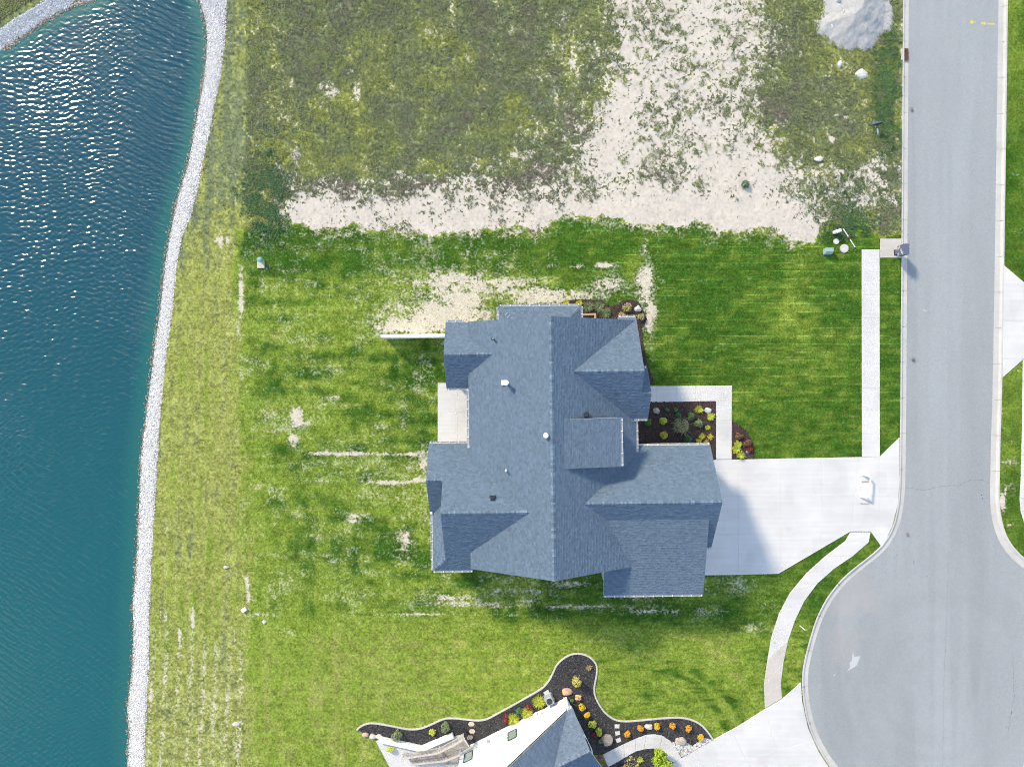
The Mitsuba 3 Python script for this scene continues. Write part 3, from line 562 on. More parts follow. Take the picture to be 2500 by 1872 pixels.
def blades(pts, z, L, wd, nb, tone, seed, rise=(.35, 1.2), spread=.02):
    """tufts: nb bent blades of two triangles from each point"""
    r = np.random.default_rng(seed); n = len(pts) * nb
    a = r.uniform(0, 2 * math.pi, n); el = r.uniform(*rise, n); Ln = np.repeat(L, nb) * r.uniform(.6, 1.2, n); w = np.repeat(wd, nb) * r.uniform(.7, 1.3, n)
    root = np.repeat(np.c_[pts, z], nb, 0) + np.c_[r.normal(0, 1, (n, 2)) * np.repeat(np.broadcast_to(spread, len(pts)), nb)[:, None], np.zeros(n)]
    dh = np.c_[np.cos(a), np.sin(a), np.zeros(n)]; sd = np.c_[-np.sin(a), np.cos(a), np.zeros(n)] * w[:, None] / 2
    mid = root + dh * (Ln * .5 * np.cos(el))[:, None] + np.array([0, 0, 1.0]) * (Ln * .55 * np.sin(el))[:, None]
    tip = root + dh * (Ln * np.cos(el * .6))[:, None] + np.array([0, 0, 1.0]) * (Ln * .75 * np.sin(el))[:, None]
    v = np.stack([root, mid - sd, mid + sd, tip], 1).reshape(-1, 3); o = np.arange(n)[:, None] * 4
    f = np.vstack([o + [[0, 2, 1]], o + [[1, 2, 3]]])
    c = np.repeat(tone, nb, 0) * r.uniform(.7, 1.3, (n, 1)); return (v, f), np.repeat(c, 4, 0)
hard = unary_union(slabs_under + [road_poly.buffer(.7), pond_poly.buffer(1.2), front_bed, side_bed, north_bed, dark_bed, inner_bed])
def tufts(name, label, p, n, lo, hi, nb, seed, wd, minc=.25):
    pts = scatter(p, n, seed); px, py = pts[:, 0] * S + 1250, 936 - pts[:, 1] * S
    c, v = control(px, py); r = np.random.default_rng(seed + 1)
    clump = fb(pts[:, 0], pts[:, 1], 2.2, o=2, seed=seed)
    ok = ((v < .62) | (name != 'field_weeds')) & (c > minc * r.uniform(.4, 1.2, n)) & (clump < .18 + .72 * c) & ~shapely.contains_xy(hard, pts[:, 0], pts[:, 1])
    pts, v, c = pts[ok], v[ok], c[ok]; m = len(pts)
    tone = ramp_np(v + r.normal(0, .09, m)) * r.uniform(.75, 1.25, (m, 1))
    L = r.uniform(lo, hi, m) * (.7 + .5 * clump[ok])
    me, col = blades(pts, ground_z(px[ok], py[ok]) - .01, L, np.full(m, wd), nb, tone, seed + 2, spread=lo * .35)
    tag(name, label, 'grass', kind='stuff'); put(name, me, 'm_leaf', color=col)
field_zone = poly([(600, -20), (2196, -20), (2196, 575), (600, 575)]).difference(hard)
lawn_zone = poly([(370, -20), (600, -20), (600, 575), (2100, 575), (2520, -20), (2520, 1890), (370, 1890)]).buffer(0).union(poly([(2100, 560), (2200, 560), (2200, 1890), (590, 1890), (590, 560)])).difference(hard)
tufts('field_weeds', 'rough weeds and grass tufts of the vacant lot', field_zone, 42000, .13, .32, 5, 40, .05)
tufts('lawn_grass', 'short grass blades of the lawns', lawn_zone, 70000, .05, .10, 3, 50, .035)
def weed_patch(name, label, cx, cy, rx, ry, n, cols, seed, lo=.12, hi=.30):
    r = np.random.default_rng(seed); px = cx + r.normal(0, .5, n) * rx; py = cy + r.normal(0, .5, n) * ry
    x, y = (px - 1250) / S, (936 - py) / S; ok = (fb(x, y, 1.3, o=3, seed=seed) > .40) & ~shapely.contains_xy(hard, x, y); px, py, x, y = px[ok], py[ok], x[ok], y[ok]; m = len(x)
    tone = np.asarray(cols)[r.integers(0, len(cols), m)] * r.uniform(.7, 1.3, (m, 1))
    me, col = blades(np.c_[x, y], ground_z(px, py) - .01, r.uniform(lo, hi, m), np.full(m, .055), 6, tone, seed + 1, spread=.05)
    tag(name, label, 'weeds', kind='stuff'); put(name, me, 'm_leaf', color=col)
DG = [(.055, .125, .055), (.075, .15, .07), (.10, .18, .08), (.045, .10, .04)]
weed_patch('green_weeds', 'dark green weed patch at the left end of the bare soil', 648, 482, 52, 92, 2400, DG, 300)
weed_patch('green_weeds_001', 'bright green weeds along the curb below the sand pile', 2165, 215, 34, 150, 2200, DG + [(.12, .20, .04)], 301)
weed_patch('green_weeds_002', 'green weeds around the round utility lids', 2070, 545, 60, 40, 900, DG + [(.13, .20, .06)], 302)
weed_patch('green_weeds_003', 'straggling weeds on the pale soil beside the street', 2060, 470, 120, 70, 700, DG + [(.15, .15, .07)], 303, .08, .22)
# ragged turf edges over the kerb and clumps on the pond bank
tl = poly([(-20, 62), (105, -20), (-20, -20)])
tufts('bank_grass', 'dull grass on the far bank in the top left corner', tl, 1500, .12, .28, 5, 60, .04)

# ------------------------------------------------------------------ roofs
class Frame:                                           # a building's own axes
    def __init__(s, ox, oy, ang, e1=None):
        s.o = np.array([ox, oy]); c, n = math.cos(ang), math.sin(ang); s.e = np.array([[c, n], [-n, c]]) if e1 is None else np.array(e1)
    def __call__(s, v):
        v = np.asarray(v, float); q = v.copy(); q[..., :2] = s.o + v[..., :2] @ s.e; return q
    def mesh(s, m):
        m = m.copy(); m.vertices = s(m.vertices)
        if np.linalg.det(s.e) < 0: m.invert()
        return m
def halfplane(A, B, C):                                # where A + B x + C y > 0
    n = np.array([B, C]); L = np.linalg.norm(n)
    if L < 1e-9: return sbox(-200, -200, 200, 200) if A > 0 else Polygon()
    n /= L; p0 = -n * A / L; t = np.array([-n[1], n[0]])
    return Polygon([p0 + t * 300, p0 - t * 300, p0 - t * 300 + n * 300, p0 + t * 300 + n * 300])
def visible(faces):
    out = []
    for i, (pi, a) in enumerate(faces):
        q = pi
        for j, (pj, b) in enumerate(faces):
            if i == j or not pi.intersects(pj): continue
            q = q.difference(pj.intersection(halfplane(b[0] - a[0] - .004, b[1] - a[1], b[2] - a[2])))
        for g in (q.geoms if hasattr(q, 'geoms') else [q]):
            if g.geom_type == 'Polygon' and g.area > .02: out.append((g.simplify(.002), a))
    return out
def zed(a, x, y): return a[0] + a[1] * x + a[2] * y
def deck(vis, th=.16):
    ms = []
    for g, a in vis:
        m = trimesh.creation.extrude_polygon(g, 1.0, engine='earcut'); v = m.vertices
        v[:, 2] = zed(a, v[:, 0], v[:, 1]) - np.where(v[:, 2] > .5, .004, th); ms.append(trimesh.Trimesh(v, m.faces, process=False))
    return cat(ms)
def shingles(vis, seed, base=(.112, .160, .222), exp=.143):
    r = random.Random(seed); V, Fc, Cc = [], [], []; nv = 0
    tones = [.88, .95, .98, 1.0, 1.03, 1.07, 1.12]
    for g, a in vis:
        gr = np.array([a[1], a[2]]); L = np.linalg.norm(gr); u = gr / L; w = np.array([-u[1], u[0]]); step = exp / math.sqrt(1 + L * L)
        ex = np.array(g.exterior.coords); s0, s1 = (ex @ u).min(), (ex @ u).max(); t0, t1 = (ex @ w).min(), (ex @ w).max()
        inner = g.buffer(-1e-6); shapely.prepare(inner)
        n = int((s1 - s0) / step) + 1
        for i in range(n):
            sa, sb = s0 + i * step, s0 + (i + 1) * step + .01; t = t0 - r.uniform(0, .3)
            while t < t1:
                wd = r.choice((.14, .19, .24, .30)); q = [u * sa + w * t, u * sa + w * (t + wd), u * sb + w * (t + wd), u * sb + w * t]
                t += wd; rect = Polygon(q)
                if inner.contains(rect): pcs = [np.array(q)]
                else:
                    z = rect.intersection(g)
                    pcs = [np.array(k.exterior.coords)[:-1] for k in (z.geoms if hasattr(z, 'geoms') else [z]) if k.geom_type == 'Polygon' and k.area > 2e-4]
                tone = r.choice(tones) * r.uniform(.94, 1.06); thick = r.choice((.018, .024, .036))
                for c in pcs:
                    k = len(c); sv = c @ u; fr = np.clip((sv - sa) / step, 0, 1)
                    zb = zed(a, c[:, 0], c[:, 1]); top = np.c_[c, zb + .002 + thick * (1 - fr * .8)]; bot = np.c_[c, zb - .003]
                    V += [top, bot]; area = .5 * np.sum(c[:, 0] * np.roll(c[:, 1], -1) - np.roll(c[:, 0], -1) * c[:, 1])
                    fs = [(0, j, j + 1) for j in range(1, k - 1)] + sum([[(j, k + j, k + (j + 1) % k), (j, k + (j + 1) % k, (j + 1) % k)] for j in range(k)], [])
                    fs = np.array(fs)
                    if area < 0: fs = fs[:, ::-1]
                    Fc.append(fs + nv); nv += 2 * k
                    Cc += [np.array(base) * tone] * (2 * k)
    return (np.vstack(V), np.vstack(Fc)), np.array(Cc)
def ridge_caps(lines, seed, base=(.132, .186, .256), hw=.16):
    r = random.Random(seed); V, Fc, Cc = [], [], []; nv = 0
    for a, b, drop in lines:
        a, b = np.array(a, float), np.array(b, float); d = b - a; L = np.linalg.norm(d); d /= L
        s = np.cross(d, [0, 0, 1.0]); s /= np.linalg.norm(s); up = np.cross(s, d)
        n = int(L / .135)
        for i in range(n):
            p, q = a + d * (i * L / n), a + d * ((i + 1.05) * L / n); h0, h1 = .035, .018
            vs = []
            for c, h in ((p, h1), (q, h0)):
                for k in (-1, 0, 1): vs.append(c + s * hw * k + up * (h - (drop * hw if k else 0)))
            for k in (-1, 0, 1): vs.append(q + s * hw * k + up * (-.01 - (drop * hw if k else 0)))
            V += vs; fs = [(0, 3, 1), (1, 3, 4), (1, 4, 2), (2, 4, 5), (3, 6, 4), (4, 6, 7), (4, 7, 5), (5, 7, 8)]
            Fc += [(x + nv, y + nv, z + nv) for x, y, z in fs]; nv += 9
            Cc += [np.array(base) * r.choice((.7, .8, .9, 1.0, 1.12, 1.3))] * 9
    return (np.array(V), np.array(Fc)), np.array(Cc)
def gutter(owner, fr, a, b, out, z):                   # open trough with hangers from a to b, out = outward direction
    a, b, o = np.array(a, float), np.array(b, float), np.array(out, float); L = np.linalg.norm(b - a); d = (b - a) / L
    wd, t, h = .15, .012, .10
    prof = [(.0, 0), (.0, -h), (wd, -h), (wd, .0), (wd - t, .0), (wd - t, -h + t), (t, -h + t), (t, 0)]
    V, Fc = [], []
    for c in (a, b):
        for x, zz_ in prof: V.append((*(c + o * (x + .005)), z + zz_ - .02))
    m = 8
    for j in range(m): Fc += [(j, (j + 1) % m, m + (j + 1) % m), (j, m + (j + 1) % m, m + j)]
    for e in (0, 8): Fc += [(e, e + 1, e + 2), (e, e + 2, e + 3)]
    me = trimesh.Trimesh(V, Fc, process=False); trimesh.repair.fix_normals(me)
    ends = cat([bx(*(c + o * (wd / 2 + .005) + d * s * .006), z - .07, .012 if abs(d[0]) > .5 else wd, wd if abs(d[0]) > .5 else .012, h) for c, s in ((a, 1), (b, -1))])
    key = part(owner, 'gutter', fr.mesh(cat([me, ends])), 'm_gutter')
    n = max(2, int(L / .72)); hs = []
    for i in range(n + 1):
        c = a + d * (.1 + (L - .2) * i / n) + o * (wd / 2 + .005)
        hs.append(bx(c[0], c[1], z - .012, .05 if abs(d[0]) > .5 else wd + .02, wd + .02 if abs(d[0]) > .5 else .05, .014))
    stuff_part(key, 'hanger', fr.mesh(cat(hs)), 'm_white')
def hull(pts): return mf.Manifold.hull_points(np.asarray(pts, float))
def gable_mass(x0, x1, y0, y1, along, zr, ze, mid=None):
    """solid under a gable roof; along = axis of the ridge"""
    if along == 'y':
        m = (x0 + x1) / 2 if mid is None else mid
        return hull([(x, y, z) for y in (y0, y1) for x, z in ((x0, -.3), (x1, -.3), (x0, ze), (x1, ze), (m, zr))])
    m = (y0 + y1) / 2 if mid is None else mid
    return hull([(x, y, z) for x in (x0, x1) for y, z in ((y0, -.3), (y1, -.3), (y0, ze), (y1, ze), (m, zr))])
def tm(m):
    q = m.to_mesh(); return trimesh.Trimesh(q.vert_properties[:, :3], q.tri_verts, process=False)

# ------------------------------------------------------------------ the big house
H = Frame(2.87 - (2.87 * math.cos(.0122)), -2.87 * math.sin(.0122), .0122)
hs_ = thing('house', 'big dark-roofed house with many gables in the middle of the picture', 'house')
def gz_(xr, zr, s, ax):                                # plane falling from a ridge line
    return (zr + s * xr, -s, 0.0) if ax == 'x' else (zr + s * xr, 0.0, -s)
faces = []
def face(pts, a): faces.append((Polygon(pts), a))
face([(-3.37, -14.25), (2.87, -14.25), (2.87, 4.85), (-3.37, 4.85)], (8.3 - .58 * 2.87, .58, 0))
face([(2.87, -14.25), (9.62, -14.25), (9.62, 4.85), (2.87, 4.85)], (8.3 + .58 * 2.87, -.58, 0))
face([(-5.16, 2.27), (0, 2.27), (0, 4.85), (-3.67, 4.85), (-3.67, 4.93), (-5.16, 4.93)], (5.8 + .75 * 2.27, 0, -.75))
face([(-5.16, -.29), (0, -.29), (0, 2.27), (-5.16, 2.27)], (5.8 - .75 * 2.27, 0, .75))
face([(-5.375, -9.46), (1.5, -9.46), (1.5, -4.61), (-6.62, -4.61), (-6.62, -7.25), (-5.375, -7.25)], (7.33 - .75 * 9.46, 0, -.75))
face([(-5.375, -9.46), (1.5, -9.46), (1.5, -14.25), (-3.25, -14.25), (-3.25, -14.7), (-6.44, -14.7), (-5.375, -13.635)], (7.33 + .75 * 9.46, 0, .75))
face([(-6.62, -9.98), (-5.1, -9.98), (-5.1, -7.25), (-6.62, -7.25)], (5.67 + .75 * 7.25, 0, .75))
face([(-6.44, -14.7), (-5.1, -13.36), (-5.1, -9.2), (-6.44, -9.2)], (3.4 + .75 * 6.44, .75, 0))
face([(3, .843), (9.75, .843), (9.75, 5.09), (8.35, 5.09), (8.35, 4.85), (3, 4.85)], (7.36 + .75 * .843, 0, -.75))
face([(3, .843), (9.75, .843), (9.75, -.824), (10.5, -.824), (10.5, -2.81), (3, -2.81)], (7.36 - .75 * .843, 0, .75))
face([(8.6, -.824), (10.5, -.824), (10.5, 1.1), (8.6, 1.1)], (6.1 - .75 * .824, 0, -.75))
face([(4, -8.97), (15.5, -8.97), (15.5, -4.97), (4, -4.97)], (6.92 - .75 * 8.97, 0, -.75))
face([(4, -13.0), (15.5, -13.0), (15.5, -8.97), (4, -8.97)], (6.92 + .75 * 8.97, 0, .75))
face([(6.97, -16.66), (14.8, -16.66), (14.8, -10.2), (6.97, -10.2)], (5.85 + .3 * 10.4, 0, .3))
face([(3.6, -6.24), (8.05, -6.24), (8.05, -2.62), (3.6, -2.62)], (7.8 + .24 * 3.7, -.24, 0))
face([(-1.01, 6.18), (5.56, 6.18), (3.83, 4.45), (.72, 4.45)], (3.0 + .5 * 6.18, 0, -.5))
face([(-1.01, 6.18), (.72, 4.45), (-1.01, 4.45)], (3.0 + .5 * 1.01, .5, 0))
face([(5.56, 6.18), (5.56, 4.45), (3.83, 4.45)], (3.0 + .5 * 5.56, -.5, 0))
vis = visible(faces)
rk = part(hs_, 'roof', H.mesh(deck(vis)), 'm_fascia')
(me, fc), col = shingles(vis, 3)
stuff_part(rk, 'shingles', (H(me), fc), 'm_shingle', color=col)
caps = [((2.87, 4.85, 8.3), (2.87, -14.25, 8.3), .58), ((-5.16, 2.27, 5.8), (-1.3, 2.27, 5.8), .75), ((-5.375, -9.46, 7.33), (1.25, -9.46, 7.33), .75), ((-6.62, -7.25, 5.67), (-5.4, -7.25, 5.67), .75),
        ((9.75, .843, 7.36), (4.5, .843, 7.36), .75), ((10.5, -.824, 6.1), (9.76, -.824, 6.1), .75), ((15.5, -8.97, 6.92), (5.25, -8.97, 6.92), .75),
        ((-6.44, -14.7, 3.4), (-5.375, -13.635, 4.2), .4), ((-1.01, 6.18, 3.0), (.4, 4.77, 3.7), .3), ((5.56, 6.18, 3.0), (4.15, 4.77, 3.7), .3)]
(me, fc), col = ridge_caps(caps, 4)
stuff_part(rk, 'ridge_caps', (H(me), fc), 'm_shingle', color=col)
for a, b, o, z in [((-3.37, -4.9), (-3.37, -.35), (-1, 0), 4.68), ((-5.1, 4.93), (-3.7, 4.93), (0, 1), 3.80), ((-5.1, -.29), (-3.40, -.29), (0, -1), 3.88), ((-6.55, -4.61), (-3.45, -4.61), (0, 1), 3.69), ((-6.55, -9.98), (-6.46, -9.98), (0, -1), 3.62),
                   ((-6.44, -14.66), (-6.44, -10.1), (-1, 0), 3.40), ((-6.44, -14.7), (-3.3, -14.7), (0, -1), 3.40), ((8.4, 5.09), (9.7, 5.09), (0, 1), 4.17), ((9.05, -2.81), (10.45, -2.81), (0, -1), 4.62), ((9.80, 1.1), (10.45, 1.1), (0, 1), 4.66),
                   ((9.62, -5.9), (9.62, -2.98), (1, 0), 4.38), ((9.72, -4.97), (15.45, -4.97), (0, 1), 3.92), ((14.85, -13.0), (15.45, -13.0), (0, -1), 3.90), ((7.0, -16.66), (14.75, -16.66), (0, -1), 3.97),
                   ((8.05, -6.2), (8.05, -2.66), (1, 0), 6.76), ((-.95, 6.18), (5.5, 6.18), (0, 1), 3.0), ((-1.01, 4.9), (-1.01, 6.15), (-1, 0), 3.0), ((5.56, 4.9), (5.56, 6.15), (1, 0), 3.0)]:
    gutter(hs_, H, a, b, o, z)
o = .38; d = .24
mass = gable_mass(-3.37 + o, 9.62 - o, -14.25 + o, 4.85 - o, 'y', 8.3 - d, 4.62 + .58 * o - d, 2.87)
mass += gable_mass(-5.16 + o, 0, -.29 + o, 4.93 - o, 'x', 5.8 - d, 3.82 + .75 * o - d, 2.27)
mass += gable_mass(-5.375 + o, 1, -14.7 + o, -4.61 - o, 'x', 7.33 - d, 3.52 + .75 * o - d, -9.46)
mass += gable_mass(-6.62 + o, -4, -9.98 + o, -4.61 - o, 'x', 5.67 - d, 3.65 + .75 * o - d, -7.25)
mass += hull([(x, y, z) for x in (-6.44 + o, -4.5) for y in (-14.7 + o, -9.5) for z in (-.3, 3.4)])
mass += gable_mass(3, 9.75 - o, -2.81 + o, 5.09 - o, 'x', 7.36 - d, 4.38 + .75 * o - d, .843)
mass += gable_mass(4, 15.5 - o, -13.0 + o, -4.97 - o, 'x', 6.92 - d, 3.90 + .75 * o - d, -8.97)
mass += hull([(x, y, z) for x in (6.97 + o, 14.8 - o) for y, z in ((-16.66 + o, -.3), (-10.4, -.3), (-16.66 + o, 3.97 + .3 * o - d), (-10.4, 5.85 - d))])
mass += hull([(x, y, z) for x, z in ((3.9, 7.5), (8.05 - .3, 6.76 - .14), (3.9, 4.5), (7.75, 4.5)) for y in (-6.24 + .3, -2.62 - .3)])
mass += hull([(x, y, z) for x in (-1.01 + .3, 5.56 - .3) for y, z in ((4.2, -.3), (6.18 - .3, -.3), (4.2, 3.4), (5.88, 3.0))])
part(hs_, 'wall', H.mesh(tm(mass)), 'm_siding')
for x, y in ((10.3, -.0), (10.3, -2.4)): part(hs_, 'porch_post', H.mesh(cham(x, y, 2.1, .22, .22, 4.3)), 'm_white')
part(hs_, 'porch_beam', H.mesh(cham(10.3, -1.2, 4.42, .2, 3.0, .28)), 'm_white')
def window(owner, fr, c, n, w, h, frame_mat='m_white', pane_mat='m_pane', mid=True):   # on a wall, n = outward normal in the building's axes
    c, n = np.array(c, float), np.array(n, float); t = np.array([-n[1], n[0], 0]); up = np.array([0, 0, 1.0])
    bars = [beam(c + t * s * (w / 2) - up * h / 2, c + t * s * (w / 2) + up * h / 2, .09, .07) for s in (-1, 1)]
    bars += [beam(c + up * s * (h / 2) - t * (w / 2 - .045), c + up * s * (h / 2) + t * (w / 2 - .045), .066, .09) for s in ((-1, 0, 1) if mid else (-1, 1))]
    k = pkey(owner, 'window')
    put(pkey(k, 'frame'), fr.mesh(cat(bars)), frame_mat)
    put(pkey(k, 'pane'), fr.mesh(beam(c - t * (w / 2 - .02), c + t * (w / 2 - .02), .03, h - .04)), pane_mat)
for c, n in [((-4.79, 1.5, 1.9), (-1, 0, 0)), ((-4.79, 3.2, 1.9), (-1, 0, 0)), ((-6.25, -6.4, 1.9), (-1, 0, 0)), ((-6.25, -8.2, 1.9), (-1, 0, 0)), ((-6.07, -11.2, 1.9), (-1, 0, 0)), ((-6.07, -13.0, 1.9), (-1, 0, 0)), ((-3.0, -1.6, 1.9), (-1, 0, 0)),
             ((1.0, 5.89, 1.8), (0, 1, 0)), ((3.4, 5.89, 1.8), (0, 1, 0)), ((9.38, 2.2, 1.9), (1, 0, 0)), ((9.38, 3.8, 1.9), (1, 0, 0)), ((9.25, -4.2, 1.9), (1, 0, 0)), ((2.0, -13.88, 4.9), (0, -1, 0)), ((4.6, -13.88, 1.9), (0, -1, 0)), ((10.5, -16.29, 1.9), (0, -1, 0)), ((7.76, -4.4, 5.95), (1, 0, 0))]:
    window(hs_, H, c, n, 1.1 if c[0] != 7.76 else .9, 1.3 if c[0] != 7.76 else .5)
for y, w in ((-7.4, 2.6), (-10.9, 2.6)):
    g = part(hs_, 'garage_door', H.mesh(bx(15.13, y, 1.2, .05, w, 2.4)), 'm_white')
part(hs_, 'garage_door', H.mesh(bx(14.43, -14.6, 1.2, .05, 2.5, 2.4)), 'm_white')
fd = part(hs_, 'front_door', H.mesh(bx(9.26, -1.2, 1.1, .06, 1.0, 2.2)), 'm_trim'); part(fd, 'handle', H.mesh(bx(9.32, -1.55, 1.05, .05, .04, .2)), 'm_metal')
part(hs_, 'patio_door', H.mesh(bx(-3.01, -3.2, 1.1, .06, 1.9, 2.2)), 'm_pane')
# pipes and vents on the roof
def on_roof(px, py):                                   # plan place on the roof that the survey shows there
    z = 6.0
    for _ in range(12):
        x, y = W(px, py, z)
        lx = (np.array([x, y]) - H.o) @ H.e.T
        z = max([zed(a, *lx) for g, a in vis if g.buffer(.01).contains(Point(lx))] or [z])
    return lx[0], lx[1], z
def plumbing(px, py, r, h, mat, label):
    x, y, z = on_roof(px, py)
    k = part(hs_, 'vent_pipe', H.mesh(trimesh.creation.annulus(r * .55, r, h + .3, sections=20, transform=trimesh.transformations.translation_matrix((x, y, z + h / 2 - .1)))), mat)
    labels[k] = {'label': label}
    put(k + '__boot', H.mesh(trimesh.creation.cone(r * 2.0, .16, sections=20, transform=trimesh.transformations.translation_matrix((x, y, z - .03)))), 'm_darkmetal')
plumbing(1204, 827, .075, .42, 'm_metal', 'dark vent pipe on the upper left wing roof'); plumbing(1235, 1147, .075, .45, 'm_white', 'white plumbing vent pipe low on the left roof slope')
x, y, z = on_roof(1332, 1062)
k = part(hs_, 'vent_cap', H.mesh(cat([cyl((x, y, z - .1), (x, y, z + .30), .10, 20), cyl((x, y, z + .30), (x, y, z + .40), .19, 24), trimesh.creation.cone(.19, .06, sections=24, transform=trimesh.transformations.translation_matrix((x, y, z + .40)))])), 'm_white'); labels[k] = {'label': 'round white vent cap near the main ridge'}
x, y, z = on_roof(1234, 934)
k = part(hs_, 'flue', H.mesh(cat([cham(x - .06, y, z + .03, .5, .38, .1), cyl((x + .06, y, z - .1), (x + .06, y, z + .85), .12, 20), cyl((x + .06, y, z + .85), (x + .06, y, z + .98), .19, 24)])), 'm_white'); labels[k] = {'label': 'white round flue with a square base on the left slope'}
for px, py, lab in ((1203, 1216, 'small dark box vent low on the left roof slope'), (1430, 1012, 'small dark box vent above the dormer')):
    x, y, z = on_roof(px, py); k = part(hs_, 'box_vent', H.mesh(cat([cham(x, y, z + .10, .34, .30, .24, .03), cham(x, y, z - .0, .46, .42, .05, .01)])), 'm_darkmetal'); labels[k] = {'label': lab}

# white garden wall off the back corner
gw = thing('garden_wall', 'white freestanding screen wall at the upper left corner of the big house', 'wall')
part(gw, 'panel', H.mesh(cham((-10.6 - 5.0) / 2, 4.02, .93, 5.6, .20, 1.9, .01)), 'm_wallwhite')
part(gw, 'coping', H.mesh(cham((-10.6 - 5.0) / 2, 4.02, 1.91, 5.66, .26, .06, .012)), 'm_white')
# timber window well by the north bay
ww = thing('window_well', 'tan timber frame of a sunken window by the top of the house', 'window well')
for a, b in (((1424, 768), (1455, 767)), ((1453, 769), (1453, 790))):
    p, q = W(*a, .25), W(*b, .25); part(ww, 'timber', beam((*p, .17), (*q, .17), .16, .3), 'm_tanwood')
p = W(1438, 780); part(ww, 'floor', bx(p[0], p[1], .058, .9, .7, .02), 'm_trim')

# ------------------------------------------------------------------ the lower house (its corner at O, s runs along the white wall, t along the side wall)
ox, oy = W(1380, 1702)
N = Frame(ox, oy, 0, e1=[(-.8965, -.443), (.443, -.8965)])
nh = thing('house', 'white house with slate-blue roof cut by the bottom edge of the picture', 'house')
faces = []
face([(-.42, -.2), (7.0, -.2), (7.0, 12), (-.42, 12)], (2.8 + .32 * .75, .75, 0))
face([(7.0, -.2), (10.2, -.2), (10.2, 12), (7.0, 12)], (2.8 + .32 * .75 + 14 * .75, -.75, 0))
faces[0] = (Polygon([(-.02, -.2), (7.0, -.2), (7.0, 12), (-.02, 12)]), (2.82, .75, 0)); faces[1] = (faces[1][0], (2.82 + 10.5, -.75, 0))
face([(-.52, -.24), (-.03, -.24), (-.03, -.19), (4, -.19), (4, 2.45), (-.52, 2.45)], (2.78 + .75 * .24, 0, .75))
face([(-.52, 2.45), (4, 2.45), (4, 5.14), (-.52, 5.14)], (2.78 + .75 * 5.14, 0, -.75))
visn = visible(faces)
rk = part(nh, 'roof', N.mesh(deck(visn)), 'm_fascia')
(me, fc), col = shingles(visn, 8, base=(.13, .175, .24))
stuff_part(rk, 'shingles', (N(me), fc[:, ::-1]), 'm_shingle', color=col)
(me, fc), col = ridge_caps([((-.52, 2.45, 4.8), (2.5, 2.45, 4.8), .75)], 9, base=(.15, .195, .26))
stuff_part(rk, 'ridge_caps', (N(me), fc[:, ::-1]), 'm_shingle', color=col)
gutter(nh, N, (-.50, -.24), (-.02, -.24), (0, -1), 2.78)
gutter(nh, N, (-.50, 5.14), (-.02, 5.14), (0, 1), 2.78)
mass = gable_mass(.05, 9.8, .0, 11.6, 'y', 7.84, 2.64, 7.0) + gable_mass(-.12, 4, .12, 4.8, 'x', 4.55, 2.9, 2.45)
mass += hull([(s, t, z) for s, z in ((9.8, -.3), (9.0, -.3), (9.8, 5.5), (9.0, 6.1)) for t in (0, 11.6)])
part(nh, 'wall', N.mesh(tm(mass)), 'm_wallwhite')
window(nh, N, (4.975, -.012, 1.87), (0, -1, 0), .76, 1.3, 'm_trim', 'm_glassy', False)
window(nh, N, (8.97, -.012, 1.87), (0, -1, 0), .76, 1.3, 'm_trim', 'm_glassy', False)

for t in (1.1, 2.45, 3.8): window(nh, N, (-.13, t, 1.5), (-1, 0, 0), .8, 1.2, 'm_trim', 'm_pane')
part(nh, 'downspout', N.mesh(cat([cyl((.10, -.05, .05), (.10, -.05, 2.6), .05), cyl((.10, -.05, 2.6), (-.2, -.3, 2.7), .05)])), 'm_white')
part(nh, 'corner_trim', N.mesh(bx(-.02, .02, 1.3, .24, .14, 2.6)), 'm_white')
part(nh, 'wall_vent', N.mesh(cat([cham(7.15, -.07, 1.2, .22, .14, .22, .02), cyl((7.15, -.12, 1.2), (7.15, -.25, 1.1), .07)])), 'm_metal')
part(nh, 'rake_trim', N.mesh(beam((0, -.215, 2.70), (7.0, -.215, 2.70 + 5.25), .03, .14)), 'm_trim')
for s, h in ((2.35, .9), (2.75, .6)):
    part(nh, 'meter_box', N.mesh(cham(s, -.10, h, .26, .18, .38, .02)), 'm_white')
ac = thing('air_conditioner', 'grey air conditioner box beside the corner of the white house', 'air conditioner')
c = N(np.array([[1.22, -.62, 0]]))[0]; ang = math.atan2(.443, .8965)
part(ac, 'cabinet', cham(c[0], c[1], .42, .66, .66, .70, .03, 0).apply_transform(trimesh.transformations.rotation_matrix(ang, [0, 0, 1], (c[0], c[1], 0))), 'm_metal')
part(ac, 'grille', cyl((c[0], c[1], .77), (c[0], c[1], .79), .25, 28), 'm_darkmetal'); part(ac, 'base', bx(c[0], c[1], .05, .72, .72, .06).apply_transform(trimesh.transformations.rotation_matrix(ang, [0, 0, 1], (c[0], c[1], 0))), 'm_metal')

rw = thing('retaining_wall', 'bent white concrete retaining wall below the dark garden bed', 'wall')
for a, b in (((925, 1806), (1029, 1829)), ((1029, 1829), (1106, 1796))):
    p, q = W(*a, .4), W(*b, .4); part(rw, 'section', beam((*p, .2), (*q, .2), .36, .5), 'm_white')

